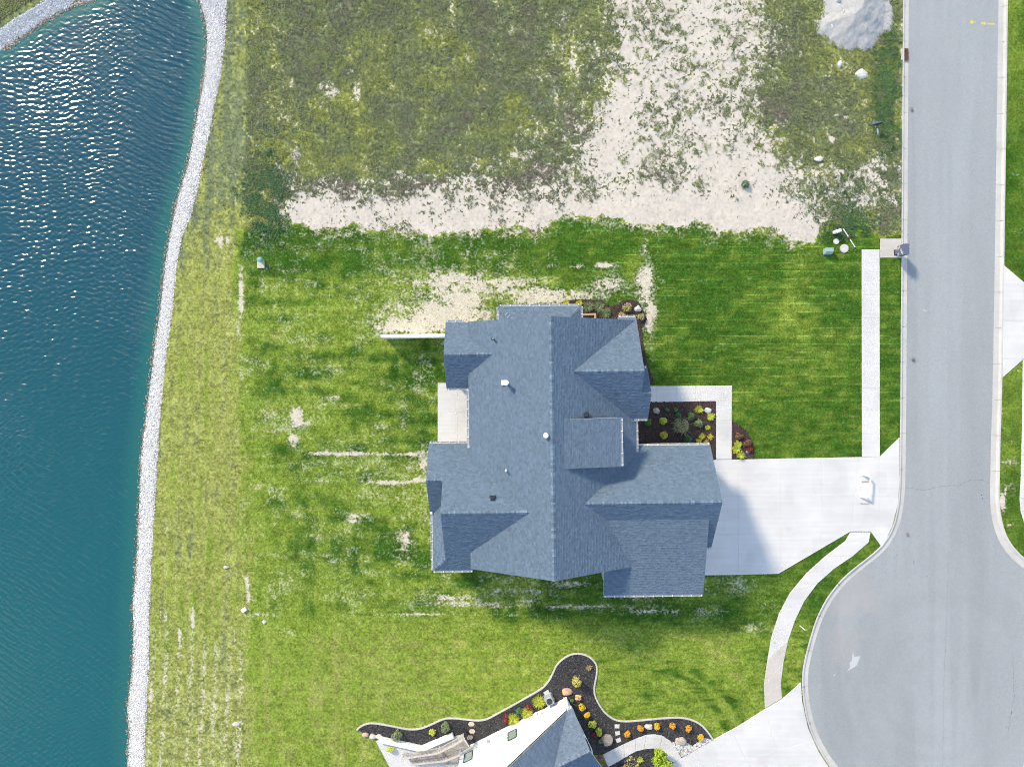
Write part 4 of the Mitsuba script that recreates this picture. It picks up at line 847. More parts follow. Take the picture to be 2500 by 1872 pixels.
# wooden stairs and deck
st = thing('stairs', 'weathered grey wooden stairs turning down to the patio of the lower house', 'stairs')
lo = [((997.7, 1851.7), (1004.2, 1863.7), .10), ((1069.3, 1839.8), (1088.9, 1853.9), .70), ((1112.7, 1820.3), (1122.5, 1838.2), 1.30), ((1130, 1805.5), (1146, 1823.5), 1.30)]
for (a0, b0, z0), (a1, b1, z1), n in zip(lo, lo[1:], (7, 6, 4)):
    for i in range(n):
        f0, f1 = i / n, (i + .90) / n; z = z0 + (z1 - z0) * (i + .5) / n
        ip = lambda p, q, f: (p[0] + (q[0] - p[0]) * f, p[1] + (q[1] - p[1]) * f)
        q = Polygon([W(*ip(a0, a1, f0), z), W(*ip(b0, b1, f0), z), W(*ip(b0, b1, f1), z), W(*ip(a0, a1, f1), z)])
        part(st, 'tread', extr(q, z - .045, z), 'm_wood')
def railing(owner, pts, zs, rail=.92):
    for i in range(len(pts) - 1):
        p, q = np.array([*W(*pts[i], zs[i] + rail), zs[i] + rail]), np.array([*W(*pts[i + 1], zs[i + 1] + rail), zs[i + 1] + rail])
        part(owner, 'handrail', beam(p, q, .13, .05), 'm_conc_old')
        dn = np.array([0, 0, 1.0]); part(owner, 'bottom_rail', beam(p - dn * .78, q - dn * .78, .05, .06), 'm_wood')
        n = int(np.linalg.norm(q - p) / .115)
        for j in range(n + 1):
            c = p + (q - p) * j / n
            if j in (0, n): part(owner, 'post', bx(c[0], c[1], c[2] - .50, .10, .10, 1.0), 'm_wood')
            else: part(owner, 'baluster', bx(c[0], c[1], c[2] - .40, .04, .04, .78), 'm_wood')
railing(st, [(981.5, 1851.8), (1070.4, 1838.2), (1129, 1806.2)], [.10, .70, 1.30])
railing(st, [(1004, 1866), (1088, 1857), (1122, 1843)], [.10, .70, 1.30])
dk = thing('deck', 'weathered board deck at the foot of the white wall', 'deck')
for i in range(9):
    f0, f1 = i / 9, (i + .92) / 9
    a, b, c, d2 = (1088 + 30 * f0, 1860 - 15 * f0), (1088 + 30 * f1, 1860 - 15 * f1), (1092 + 30 * f1, 1900), (1092 + 30 * f0, 1900)
    part(dk, 'board', extr(Polygon(WP([a, b, c, d2], 1.25)), 1.2, 1.25), 'm_wood')
for a in ((1092, 1866), (1115, 1852), (1118, 1895)): p = W(*a, .6); part(dk, 'post', bx(p[0], p[1], .6, .12, .12, 1.18), 'm_wood')
gt = thing('gate', 'thin dark iron gate at the top of the wooden stairs', 'gate')
p, q = W(1130.5, 1786, .9), W(1148, 1818, .9)
for z in (.35, 1.2): part(gt, 'rail', beam((*p, z), (*q, z), .04, .04), 'm_darkmetal')
for f in np.linspace(0, 1, 11): part(gt, 'bar', cyl((p[0] + (q[0] - p[0]) * f, p[1] + (q[1] - p[1]) * f, .05), (p[0] + (q[0] - p[0]) * f, p[1] + (q[1] - p[1]) * f, 1.25), .014, 6), 'm_darkmetal')

# ------------------------------------------------------------------ beds
for name, lab, p, mt in (('mulch_bed', 'brown mulch bed in front of the big house, inside the L-shaped walk', front_bed, 'm_mulch_brown'), ('mulch_bed', 'small half-round brown mulch bed between the front walk and the lawn', side_bed, 'm_mulch_brown'),
                         ('mulch_bed', 'brown mulch bed along the upper right corner of the big house', north_bed, 'm_mulch_brown'), ('mulch_bed', 'long winding black mulch bed around the lower white house', dark_bed, 'm_mulch_black'), ('mulch_bed', 'black mulch bed inside the curve of the lower walk', inner_bed, 'm_mulch_black')):
    k = thing(name, lab, 'garden bed', kind='structure')
    put(k, extr(p, -.1, .045), mt)
    n = int(p.intersection(sbox(-46, -35, 46, 35)).area * 110); pts = scatter(p.intersection(sbox(-44, -33, 44, 33)), n, 70 + len(labels))
    brown = mt.endswith('brown')
    tn = [(.045, .032, .030), (.07, .05, .045), (.03, .024, .024), (.12, .09, .08)] if brown else [(.035, .035, .04), (.06, .06, .065), (.02, .02, .024), (.11, .11, .115)]
    me, col = stones(pts, .02, .06, tn, 71 + len(labels), .05, .4)
    stuff_part(k, 'bark_chips', me, 'm_vcol', color=col)
k = thing('bed_edging', 'pale concrete edging winding between the black mulch bed and the lawn', 'edging', kind='structure')
ed = resample(smooth_line(WP(edge_path)), .12)
for i in range(0, len(ed) - 1, 16):
    seg = ed[i:i + 17]
    if len(seg) > 1: part(k, 'segment', sweep(seg, [(-.07, -.1), (-.07, .08), (-.04, .10), (.04, .10), (.07, .08), (.07, -.1)], 1), 'm_curb')
tag('river_stones', 'pale river stones in the lower right tip of the black bed', 'stones', kind='stuff')
rv = poly([(1640, 1812), (1662, 1803), (1690, 1820), (1720, 1800), (1738, 1805), (1664, 1846)]).intersection(dark_bed)
me, col = stones(scatter(rv, 900, 81), .03, .08, WHITE + [(.5, .42, .37), (.3, .3, .32)], 82, .06); put('river_stones', me, 'm_vcol', color=col)

# ------------------------------------------------------------------ plants
def foliage(c, r, h, n, leaf, cols, seed, blob=.55, dome=True):
    """many small leaves through a lumpy crown"""
    g = np.random.default_rng(seed); lumps = g.normal(0, 1, (9, 3)); lumps /= np.linalg.norm(lumps, axis=1)[:, None]; lumps[:, 2] = np.abs(lumps[:, 2])
    d = g.normal(0, 1, (n, 3)); d /= np.linalg.norm(d, axis=1)[:, None]; d[:, 2] = np.abs(d[:, 2]) if dome else d[:, 2]
    near_ = (d @ lumps.T).max(1); rad = (.55 + .45 * sstep(.6, 1.0, near_)) * (1 - blob * g.random(n) ** 2.2 * .6)
    p = d * rad[:, None] * np.array([r, r, h]); nrm = d * .8 + g.normal(0, .55, (n, 3)) + np.array([0, 0, .35]); nrm /= np.linalg.norm(nrm, axis=1)[:, None]
    t = np.cross(nrm, g.normal(0, 1, (n, 3))); t /= np.linalg.norm(t, axis=1)[:, None]; b = np.cross(nrm, t); s = leaf * g.uniform(.6, 1.3, (n, 1))
    v = np.stack([p - t * s, p - b * s * .5, p + t * s, p + b * s * .5], 1).reshape(-1, 3) + np.array(c)
    o_ = np.arange(n)[:, None] * 4; f = np.vstack([o_ + [[0, 1, 2]], o_ + [[0, 2, 3]]])
    col = np.asarray(cols)[g.integers(0, len(cols), n)] * g.uniform(.9, 1.7, (n, 1)); return (v, f), np.repeat(col, 4, 0)
GR = {'lime': [(.38, .44, .045), (.30, .38, .04), (.50, .52, .10)], 'green': [(.05, .13, .035), (.08, .17, .05), (.13, .22, .07)], 'dark': [(.03, .09, .04), (.05, .13, .06), (.08, .17, .08)],
      'sage': [(.16, .21, .10), (.22, .26, .13), (.11, .16, .07)], 'olive': [(.20, .20, .11), (.26, .26, .15), (.13, .14, .07), (.30, .28, .17)], 'yellow': [(.45, .40, .06), (.52, .45, .05), (.36, .36, .05)],
      'orange': [(.62, .29, .03), (.58, .36, .03), (.50, .22, .04)], 'gold': [(.56, .38, .02), (.48, .36, .03), (.62, .42, .03)], 'red': [(.16, .03, .03), (.24, .05, .04), (.09, .02, .025)], 'pink': [(.36, .08, .18), (.26, .07, .15), (.17, .10, .08)],
      'tan': [(.46, .38, .22), (.40, .29, .15), (.30, .30, .10)], 'rust': [(.16, .075, .05), (.11, .07, .045), (.20, .10, .06)], 'peach': [(.62, .36, .24), (.58, .42, .10), (.64, .48, .32)], 'twig': [(.10, .075, .06), (.14, .10, .08)]}
_pn = [100]
def stem(k, c, h, n=4, mat='m_bare'):
    g = np.random.default_rng(_pn[0]); ms = []
    for i in range(n):
        a = g.uniform(0, 6.28); e = np.array(c) + np.array([math.cos(a) * h * .35, math.sin(a) * h * .35, h * .7]); ms.append(cyl(c, e, .012 + .012 * h, 5))
    part(k, 'stem', cat(ms), mat)
def shrub(px, py, rpx, kind, label, group=None, h=None, leaf=.045, n=None, cat_='shrub', ecc=1.0):
    _pn[0] += 1; r = rpx / S; h = h or r * 1.25; x, y = W(px, py, h * .6)
    k = thing({'lime': 'shrub', 'flower': 'flower'}.get(cat_, cat_.replace(' ', '_')), label, cat_, group)
    n = n or int(260 + 900 * r)
    (v, f), col = foliage((x, y, .10 + h * .12), r, h, n, leaf, GR[kind], _pn[0])
    if ecc != 1.0: v = v.copy(); v[:, 1] = y + (v[:, 1] - y) * ecc
    part(k, 'foliage', (v, f), 'm_leaf', color=col); stem(k, (x, y, .04), h)
def clump(px, py, rpx, kind, label, group=None, h=.5, n=130, wd=.035, cat_='ornamental grass', tip=None):
    _pn[0] += 1; r = rpx / S; x, y = W(px, py, h * .4); g = np.random.default_rng(_pn[0])
    k = thing(cat_.replace(' ', '_'), label, cat_, group); n = int(n * 1.8); tone = np.asarray(GR[kind])[g.integers(0, len(GR[kind]), n)]
    me, col = blades(np.repeat([[x, y]], n, 0), np.full(n, .05), np.full(n, r * 1.2), np.full(n, wd * 1.25), 1, tone, _pn[0], rise=(.25, 1.25), spread=.05)
    part(k, 'leaves', me, 'm_leaf', color=col)
    part(k, 'crown', trimesh.creation.icosphere(1, .06).apply_translation((x, y, .05)), 'm_bare')
def hydrangea(px, py, rpx, kind, label, group=None, nf=26):
    _pn[0] += 1; r = rpx / S; h = r * 1.2; x, y = W(px, py, h * .6); g = np.random.default_rng(_pn[0]); k = thing('hydrangea', label, 'shrub', group)
    (v, f), col = foliage((x, y, .12), r * .92, h * .9, 260, .05, GR['sage'] + GR['olive'], _pn[0]); part(k, 'foliage', (v, f), 'm_leaf', color=col); stem(k, (x, y, .04), h)
    P_, C_ = [], []
    for i in range(nf):
        d = g.normal(0, 1, 3); d[2] = abs(d[2]) + .25; d /= np.linalg.norm(d); c = np.array([x, y, .12]) + d * np.array([r, r, h]) * g.uniform(.85, 1.02)
        (v, f), col = foliage(c, .085, .075, 34, .028, GR[kind], _pn[0] * 40 + i, dome=False); P_.append(trimesh.Trimesh(v, f, process=False)); C_.append(col)
        if len(P_) == 1 or True: part(k, 'flower_head', (v, f), 'm_leaf', color=col)
def rock(px, py, rx, ry, col, label, name='boulder', group=None, h=None, rz=0.0, sharp=.22):
    _pn[0] += 1; h = h or min(rx, ry) / S * .8; x, y = W(px, py, h * .4); m = trimesh.creation.icosphere(3, 1.0); v = m.vertices
    n = meshkit.fbm(v * 1.3 + _pn[0] * 3.1, 3, _pn[0]); cut = np.random.default_rng(_pn[0]).normal(0, 1, (7, 3)); cut /= np.linalg.norm(cut, axis=1)[:, None]
    s = 1 + sharp * 1.4 * (n - .5)
    v = v * s[:, None]
    for c in cut: dd = v @ c; v = v - np.maximum(dd - .74, 0)[:, None] * c[None]
    v = v * np.array([rx / S, ry / S, h]) * 1.15; c_, s_ = math.cos(rz), math.sin(rz); v = np.c_[v[:, 0] * c_ - v[:, 1] * s_, v[:, 0] * s_ + v[:, 1] * c_, v[:, 2]] + np.array([x, y, h * .35])
    t = .75 + .5 * meshkit.fbm(v * 6, 3, 5)
    k = thing(name, label, 'rock', group); put(k, (v, m.faces), 'm_vcol', smooth=True, color=np.asarray(col) * t[:, None])
Z7 = lambda x, y: (1500 + x / 5.52, 900 + y / 5.52)
G7 = 'low plants in the front mulch bed'
rock(*Z7(567, 570), 8.5, 7, (.36, .34, .31), 'grey-tan boulder in the front mulch bed, nearest the porch')
rock(*Z7(1262, 560), 7.5, 6.5, (.50, .55, .58), 'pale blue-grey boulder in the front mulch bed, by the walk corner')
shrub(*Z7(710, 555), 6, 'dark', 'small dark green plant right of the tan boulder in the front bed', G7)
shrub(*Z7(825, 555), 5.5, 'green', 'small green plant in the top row of the front bed, second from the tan boulder', G7)
clump(*Z7(1145, 550), 9, 'lime', 'spiky light green plant just left of the blue-grey boulder', G7, cat_='perennial', wd=.05, n=80)
shrub(*Z7(860, 633), 8, 'dark', 'deep green shrub touching the upper left of the big olive bush', G7)
shrub(*Z7(1030, 640), 10, 'green', 'rounded green shrub touching the upper right of the big olive bush', G7)
shrub(*Z7(1133, 740), 11, 'sage', 'rounded sage green shrub right of the big olive bush', G7)
clump(*Z7(1295, 645), 9, 'lime', 'bright green spreading plant below the blue-grey boulder', G7, cat_='perennial', wd=.07, n=80)
shrub(*Z7(660, 700), 10, 'lime', 'round lime shrub in the middle left of the front bed', G7)
shrub(*Z7(455, 718), 10, 'green', 'mid green shrub tucked under the porch gutter', G7)
shrub(*Z7(668, 895), 10, 'yellow', 'round yellow shrub in the lower left of the front bed', G7)
shrub(*Z7(985, 952), 10.5, 'dark', 'round dark green shrub just above the garage gutter', G7)
for i, (a, b, t) in enumerate([((1258, 795), 6, 'below the bright spreading plant'), ((1178, 912), 7, 'upper left of the four by the garage gutter'), ((1288, 915), 7.5, 'upper right of the four by the garage gutter'), ((1132, 985), 7.5, 'lower left of the four by the garage gutter'), ((1242, 993), 7, 'lower right of the four by the garage gutter')]):
    clump(*Z7(*a), b, 'yellow' if i else 'lime', f'small yellow-green daylily, {t}', 'daylilies in the front bed', cat_='daylily', wd=.05, n=46, h=.3)
clump(*Z7(355, 930), 10, 'twig', 'brownish twiggy plant in the shade beside the house wall', G7, cat_='perennial', n=60)
# the big weeping bush
_pn[0] += 1; x, y = W(*Z7(905, 770), .8); k = thing('bush', 'big silvery olive weeping bush in the middle of the front bed', 'shrub', None)
(v, f), col = foliage((x, y, .35), .66, 1.15, 1500, .05, GR['olive'], 901); part(k, 'foliage', (v, f), 'm_leaf', color=col)
g = np.random.default_rng(77); me, col = blades(np.repeat([[x, y]], 90, 0), np.full(90, .75), g.uniform(.5, 1.0, 90), np.full(90, .035), 1, np.asarray(GR['olive'])[g.integers(0, 4, 90)], 78, rise=(-.1, .9), spread=.2)
part(k, 'branches', me, 'm_leaf', color=col); part(k, 'trunk', cyl((x, y, 0), (x, y, .9), .04, 8), 'm_bare')
shrub(*Z7(1680, 905), 9.5, 'rust', 'red-brown shrub at the top of the half-round bed', 'rusty shrubs beside the front walk')
shrub(*Z7(1795, 1000), 10.5, 'rust', 'brown shrub at the curved edge of the half-round bed', 'rusty shrubs beside the front walk')
shrub(*Z7(1822, 1085), 9, 'red', 'low dark red plant at the lower right of the half-round bed', h=.22)
rock(*Z7(1800, 1118), 5.5, 3.5, (.22, .26, .32), 'flat slate-blue stone beside the low dark red plant', h=.12)
clump(*Z7(1665, 1020), 9, 'lime', 'pale green daylily, top of the three beside the front walk', 'daylilies beside the front walk', cat_='daylily', wd=.06, n=70)
clump(*Z7(1640, 1088), 10, 'lime', 'pale green daylily, middle of the three beside the front walk', 'daylilies beside the front walk', cat_='daylily', wd=.06, n=70)
clump(*Z7(1703, 1165), 10, 'lime', 'pale green daylily, lowest of the three beside the front walk', 'daylilies beside the front walk', cat_='daylily', wd=.06, n=70)
Z2 = lambda x, y: (1350 + x / 5.52, 700 + y / 5.52)
GN = 'grasses in the bed at the top of the house'
for a, b, t in (((475, 268), 12.5, 'right of the bay roof corner'), ((618, 275), 12.5, 'in the middle of the row of three'), ((712, 352), 12, 'lowest, beside the timber window frame'), ((182, 216), 7, 'leftmost, partly behind the bay gutter'), ((355, 222), 7, 'second from the left, just above the bay gutter')):
    clump(*Z2(*a), b, 'sage' if b > 8 else 'yellow', f'tufted grass in the top mulch bed, {t}', GN, n=150, wd=.03)
hydrangea(*Z2(1002, 280), 11.5, 'tan', 'large tan-flowered hydrangea left of the white boulder', nf=30)
hydrangea(*Z2(930, 385), 8, 'tan', 'small tan-flowered hydrangea against the roof corner gutter', nf=16)
hydrangea(*Z2(1182, 410), 9.5, 'tan', 'tan-flowered hydrangea below the white boulder', nf=20)
rock(*Z2(1145, 297), 7.5, 7.5, (.58, .56, .54), 'white boulder in the mulch bed at the top of the big house')

Zb = lambda x, y: (1150 + x / 5.52, 1572 + y / 5.52)
GB = 'lime grasses along the white wall'
clump(*Zb(918, 765), 14, 'lime', 'round lime grass clump beside the air conditioner', GB, n=260, wd=.04)
clump(*Zb(570, 1010), 13.5, 'lime', 'lime grass clump against the white wall beside the longer dark red plant', GB, n=240, wd=.04)
clump(*Zb(752, 922), 12.5, 'lime', 'lime grass clump between the dark green plant and the white wall', GB, n=220, wd=.04)
shrub(*Zb(780, 850), 7.5, 'red', 'dark red round plant above the middle lime grass', 'red plants along the white wall', leaf=.06)
shrub(*Zb(470, 1003), 8.5, 'red', 'longer dark red plant left of a lime grass clump', 'red plants along the white wall', leaf=.06, ecc=1.35)
shrub(*Zb(645, 895), 8.5, 'dark', 'dark green leafy plant along the white wall', leaf=.06)
_pn[0] += 1; x, y = W(*Zb(1420, 490), .8); k = thing('small_tree', 'half-bare young tree with yellow leaves at the top of the black bed', 'tree')
(v, f), col = foliage((x + .05, y - .15, .55), .40, .8, 420, .06, GR['yellow'], 905, dome=False); part(k, 'crown', (v, f), 'm_leaf', color=col)
g = np.random.default_rng(80); ms = [cyl((x, y, 0), (x, y, 1.1), .03, 6)]
for i in range(14):
    a = g.uniform(0, 6.28); z0 = g.uniform(.5, 1.1); L = g.uniform(.25, .6); ms.append(cyl((x, y, z0), (x + math.cos(a) * L, y + math.sin(a) * L + .12, z0 + .2), .012, 5))
part(k, 'trunk', cat(ms), 'm_conc_old')
clump(*Zb(1590, 315), 7, 'tan', 'small dried straw-coloured tuft near the tip of the black bed', n=60, cat_='grass tuft', h=.3)
rock(*Zb(1288, 640), 12.5, 8, (.50, .34, .23), 'orange-tan angular boulder above the corner of the white house', sharp=.35)
GO = 'orange and gold shrubs of the black bed'
for a, r_, kd, t in (((1445, 715), 8, 'peach', 'peach-orange round shrub, topmost along the right side of the white house'), ((1500, 845), 9.5, 'gold', 'golden shrub, second along the right side of the white house'), ((1563, 950), 8, 'gold', 'gold-orange shrub, third along the right side of the white house'),
                     ((1632, 1085), 11, 'lime', 'yellow-green shrub above the red-and-yellow pair'), ((1715, 1185), 10.5, 'lime', 'yellow-green shrub with a red plant on its left'), ((1748, 1300), 6, 'olive', 'small dull yellow-green plant left of the big round boulder'), ((2105, 1212), 8, 'orange', 'orange shrub right of the three white stepping stones')):
    shrub(*Zb(*a), r_, kd, t, GO)
shrub(*Zb(1660, 1220), 7, 'red', 'small red plant leaning on a yellow-green shrub', leaf=.055)
shrub(*Zb(1362, 755), 4.5, 'green', 'tiny green plant near the corner downspout of the white house')
rock(*Zb(1830, 1290), 13, 12, (.42, .36, .29), 'big round tan boulder right of the white house', h=.42, sharp=.14)
shrub(*Zb(1742, 1535), 7.5, 'pink', 'pink-flowered plant at the roof corner of the white house', 'pink plants by the porch')
shrub(*Zb(1815, 1650), 6.5, 'pink', 'pink-flowered plant at the bottom edge beside the curved walk', 'pink plants by the porch')
Zc = lambda x, y: (1450 + x / 5.52, 1572 + y / 5.52)
for a, kd, t in (((627, 1130), 'orange', 'left of the white rock'), ((850, 1108), 'gold', 'right of the white rock'), ((1058, 1105), 'orange', 'third from the right end of the row'), ((1275, 1140), 'orange', 'second from the right end of the row'), ((1440, 1255), 'gold', 'at the right end of the row, near the driveway')):
    shrub(*Zc(*a), 8.6, kd, f'{"orange" if kd == "orange" else "golden"} shrub on the curved walk, {t}', GO, leaf=.04)
rock(*Zc(740, 1112), 10, 6.5, (.56, .52, .50), 'white triangular rock between two orange shrubs', sharp=.3)
rock(*Zc(1188, 1300), 9.5, 9, (.40, .36, .30), 'tan boulder at the head of the river stones')
rock(*Zc(1120, 1282), 3.5, 4, (.55, .52, .46), 'small pale stone left of the tan boulder in the river stones', name='stone')
clump(*Zc(617, 1557), 7, 'lime', 'small lime star-shaped plant inside the curve of the lower walk', cat_='perennial', n=60, wd=.07, h=.3)
hydrangea(*Zc(500, 1645), 22, 'peach', 'peach-flowered hydrangea cut by the bottom edge', nf=46)
_pn[0] += 1; x, y = W(*Zc(915, 1580), 1.5); k = thing('tree', 'small lime-leaved tree beside the end of the curved walk', 'tree')
for i, (dx, dy, rr) in enumerate([(0, 0, .55), (-.45, .1, .42), (.35, -.3, .5), (-.35, .55, .32), (.75, -.35, .36), (-.15, -.5, .5), (.2, .4, .35), (-.1, .75, .22)]):
    (v, f), col = foliage((x + dx, y + dy, 1.2 + .15 * (i % 3)), rr, .6, 420, .075, [(.24, .36, .03), (.30, .42, .04), (.16, .28, .03), (.34, .36, .05)], 930 + i, dome=False); part(k, 'crown', (v, f), 'm_leaf', color=col)
part(k, 'trunk', cat([cyl((x, y, 0), (x, y, 1.3), .05, 8)] + [cyl((x, y, .8), (x + dx, y + dy, 1.4), .025, 6) for dx, dy in ((.6, -.3), (-.4, .3), (0, .6), (-.1, -.5))]), 'm_bare')
Za = lambda x, y: (850 + x / 5.52, 1572 + y / 5.52)
shrub(*Za(650, 1235), 14.5, 'sage', 'large round sage shrub above the retaining wall', 'shrubs above the retaining wall')
shrub(*Za(1135, 1190), 8.8, 'lime', 'small lime shrub between the two sage shrubs', 'shrubs above the retaining wall')
shrub(*Za(1310, 1125), 11.5, 'sage', 'upright sage shrub left of the pinkish stepping stones', 'shrubs above the retaining wall', ecc=1.25)
shrub(*Za(570, 1415), 11, 'lime', 'yellow-green plants at the foot of the retaining wall on the patio', ecc=.5)
for (a, b), t, cc in (((235, 1217), 'reddish', (.50, .36, .29)), ((330, 1240), 'white', (.58, .52, .49)), ((415, 1240), 'pale', (.60, .57, .54))):
    rock(*Za(a, b), 8.5, 6, cc, f'{t} block stone in the row at the left end of the black bed', name='edging_stone', group='row of stones at the bed end', sharp=.1)
def mound(px, py, rx, ry, h, col, label, name):
    """a flat irregular heap"""
    _pn[0] += 1; g = np.random.default_rng(_pn[0]); x, y = W(px, py); na, nr = 40, 9; th = np.linspace(0, 2 * math.pi, na, endpoint=False)
    out = .72 + .55 * meshkit.fbm(np.c_[np.cos(th) * 1.6, np.sin(th) * 1.6, np.full(na, _pn[0])], 3, 4); v = [(x, y, h)]
    for j in range(1, nr + 1):
        f_ = j / nr; vx, vy = x + np.cos(th) * out * rx / S * f_, y + np.sin(th) * out * ry / S * f_
        z = h * (1 - f_ ** 1.6) * (.6 + .8 * fb(vx, vy, 3.5, o=3, seed=_pn[0])) + .06 * (fb(vx, vy, 7, o=2, seed=2) - .5) * (1 - f_) + .05 - .12 * f_ ** 3
        v += list(zip(vx, vy, z))
    f = [(0, 1 + i, 1 + (i + 1) % na) for i in range(na)] + [t for j in range(nr - 1) for i in range(na) for t in ((1 + j * na + i, 1 + (j + 1) * na + i, 1 + (j + 1) * na + (i + 1) % na), (1 + j * na + i, 1 + (j + 1) * na + (i + 1) % na, 1 + j * na + (i + 1) % na))]
    v = np.array(v); t = .72 + .56 * fb(v[:, 0], v[:, 1], 6, o=3, seed=8)
    k = thing(name, label, 'heap'); put(k, (v, f), 'm_vcol', smooth=True, color=np.asarray(col) * t[:, None])
def paver(px, py, pts, col, label, group, mat):
    k = thing('stepping_stone', label, 'stepping stone', group); c = W(px, py); q = Polygon([(c[0] + a / S, c[1] - b / S) for a, b in pts]); put(k, slab(q.buffer(0), .0, .085, .012), mat)
P('m_pinkstone', mikit.proc(_conc((.56, .47, .39))), .85, .2)
hexa = [(8 * math.cos(a) * 1.0, 6.3 * math.sin(a)) for a in np.radians([0, 55, 125, 180, 235, 305])]
for (a, b), t in (((1660, 1070), 'top'), ((1670, 1168), 'middle'), ((1640, 1250), 'bottom')): paver(*Za(a, b), hexa, None, f'pinkish hexagonal stepping stone, {t} of the three near the stairs', 'hexagonal stepping stones', 'm_pinkstone')
sq = lambda w, h, a: [(w * math.cos(a) * x - h * math.sin(a) * y, w * math.sin(a) * x + h * math.cos(a) * y) for x, y in ((-1, -1), (1, -1), (.85, 1), (-1, .95))]
for (a, b), t, an in (((1968, 1100), 'top', 0.0), ((1976, 1192), 'middle', -.2), ((1988, 1287), 'bottom', -.4)): paver(*Zb(a, b), sq(6, 4.8, an), None, f'white square stepping stone, {t} of the three by the big boulder', 'white stepping stones', 'm_conc')
for (a, b), t in (((1022, 652), 'farther from'), ((1062, 712), 'touching')): paver(*Zb(a, b), sq(7, 5.6, -.55), None, f'grey square paver, the one {t} the air conditioner', 'grey pavers', 'm_conc_b')

# ------------------------------------------------------------------ street objects
mb = thing('mailbox', 'dark blue-grey locking mailbox unit on a post at the left curb', 'mailbox')
x, y = W(2186.8, 617.5); z0, z1 = .62, 1.5; rz = math.radians(-1)
part(mb, 'cabinet', cham(x + .02, y + .02, (z0 + z1) / 2, .46, .86, z1 - z0, .015, 0), 'm_mail')
part(mb, 'roof', cham(x + .02, y + .02, z1 + .015, .50, .90, .035, .012, 0), 'm_mail')
part(mb, 'pedestal', cham(x, y, .34, .2, .34, .62, .02), 'm_mail'); part(mb, 'base_plate', cham(x, y, .06, .34, .5, .03, .006), 'm_darkmetal')
for i in range(4):
    for j in range(3):
        part(mb, 'door', bx(x + .02 - .234, y + .02 - .29 + j * .285, z0 + .13 + i * .205, .012, .262, .185), 'm_mail' if (i + j) % 3 else 'm_metal')
for (zz_, yy_) in ((z0 + .22, .2), (z0 + .62, -.15)): part(mb, 'card_holder', bx(x - .226, y + yy_, zz_, .012, .24, .03), 'm_white')

k = thing('utility_box', 'teal-capped round utility pedestal on a concrete pad at the left lawn edge', 'utility pedestal')
x, y = W(640.5, 637)
part(k, 'body', cyl((x, y, 0), (x, y, .62), .17, 24), 'm_greybox'); dm = trimesh.creation.icosphere(3, .22); dm.vertices *= (1, 1, .55); dm.apply_translation((x, y, .62)); part(k, 'cap', dm, 'm_teal', smooth=True)
x2, y2 = W(637.5, 647); part(k, 'pad', cham(x2, y2 + .02, .05, .62, .62, .1, .02), 'm_conc_old')
k = thing('utility_box', 'low grey-green utility box on the lawn, left of the sidewalk end', 'utility box')
x, y = W(2018.5, 615)
part(k, 'body', hull([(x + a * .31, y + b * .24, z) for a in (-1, 1) for b, z in ((-1, 0), (1, 0), (-1, .36), (-.3, .58), (1, .62))]) and tm(hull([(x + a * .31, y + b * .24, z) for a in (-1, 1) for b, z in ((-1, 0), (1, 0), (-1, .36), (-.3, .58), (1, .62))])), 'm_greybox')
part(k, 'door', bx(x, y - .245, .18, .5, .015, .3), 'm_metal')
k = thing('utility_box', 'short white utility pedestal among weeds above the round lids', 'utility pedestal')
x, y = W(2038, 568, 0); part(k, 'body', cham(x, y, .40, .46, .26, .8, .05, math.radians(14)), 'm_white'); part(k, 'base', cham(x, y, .05, .5, .3, .1, .02, math.radians(14)), 'm_darkmetal')
for px, py, r_, t in ((2041, 590, 5.6, 'smaller round grey utility lid in the grass, nearer the white pedestal'), (2060.5, 607, 9, 'larger round grey utility lid in the grass beside the sidewalk end')):
    x, y = W(px, py); k = thing('manhole_lid', t, 'lid', None); part(k, 'cover', trimesh.creation.cylinder(r_ / S, .1, sections=32, transform=trimesh.transformations.translation_matrix((x, y, .035))), 'm_conc_b'); part(k, 'ring', trimesh.creation.annulus(r_ / S, r_ / S + .05, .1, sections=32, transform=trimesh.transformations.translation_matrix((x, y, .025))), 'm_conc_old')
k = thing('marker_post', 'white fallen marker post with a red band beside the utility lids', 'post')
a, b = np.array([*W(2059, 559, .3), .30]), np.array([*W(2087.6, 603.5, .1), .08])
for f0, f1, m_ in ((0, .42, 'm_white'), (.42, .58, 'm_red'), (.58, 1, 'm_white')): part(k, 'segment', cyl(a + (b - a) * f0, a + (b - a) * f1, .042, 12), m_)

k = thing('lot_sign', 'leaning sign panel on a white stake in the vacant lot', 'sign')
p = [W(2123.5, 306.5, .55), W(2145, 305, .55), W(2159, 296.5, 1.05), W(2139, 296, 1.05)]
hs2 = [(*p[0], .55), (*p[1], .55), (*p[2], 1.05), (*p[3], 1.05)]
part(k, 'panel', tm(hull(hs2 + [(a, b - .01, c - .05) for a, b, c in hs2])), 'm_metal')
part(k, 'backing', tm(hull([(a - .03, b - .02, c - .06) for a, b, c in hs2[:2]] + [(a + .02, b - .02, c - .06) for a, b, c in hs2[2:]] + [(a, b - .02, c - .10) for a, b, c in hs2])), 'm_darkmetal')
a = W(2143, 330); b = W(2141.5, 314, .35); part(k, 'stake', beam((*a, .03), (*b, .38), .10, .05), 'm_white'); part(k, 'post', beam((*b, .36), (*W(2141, 301, .8), .72), .06, .06), 'm_darkmetal')

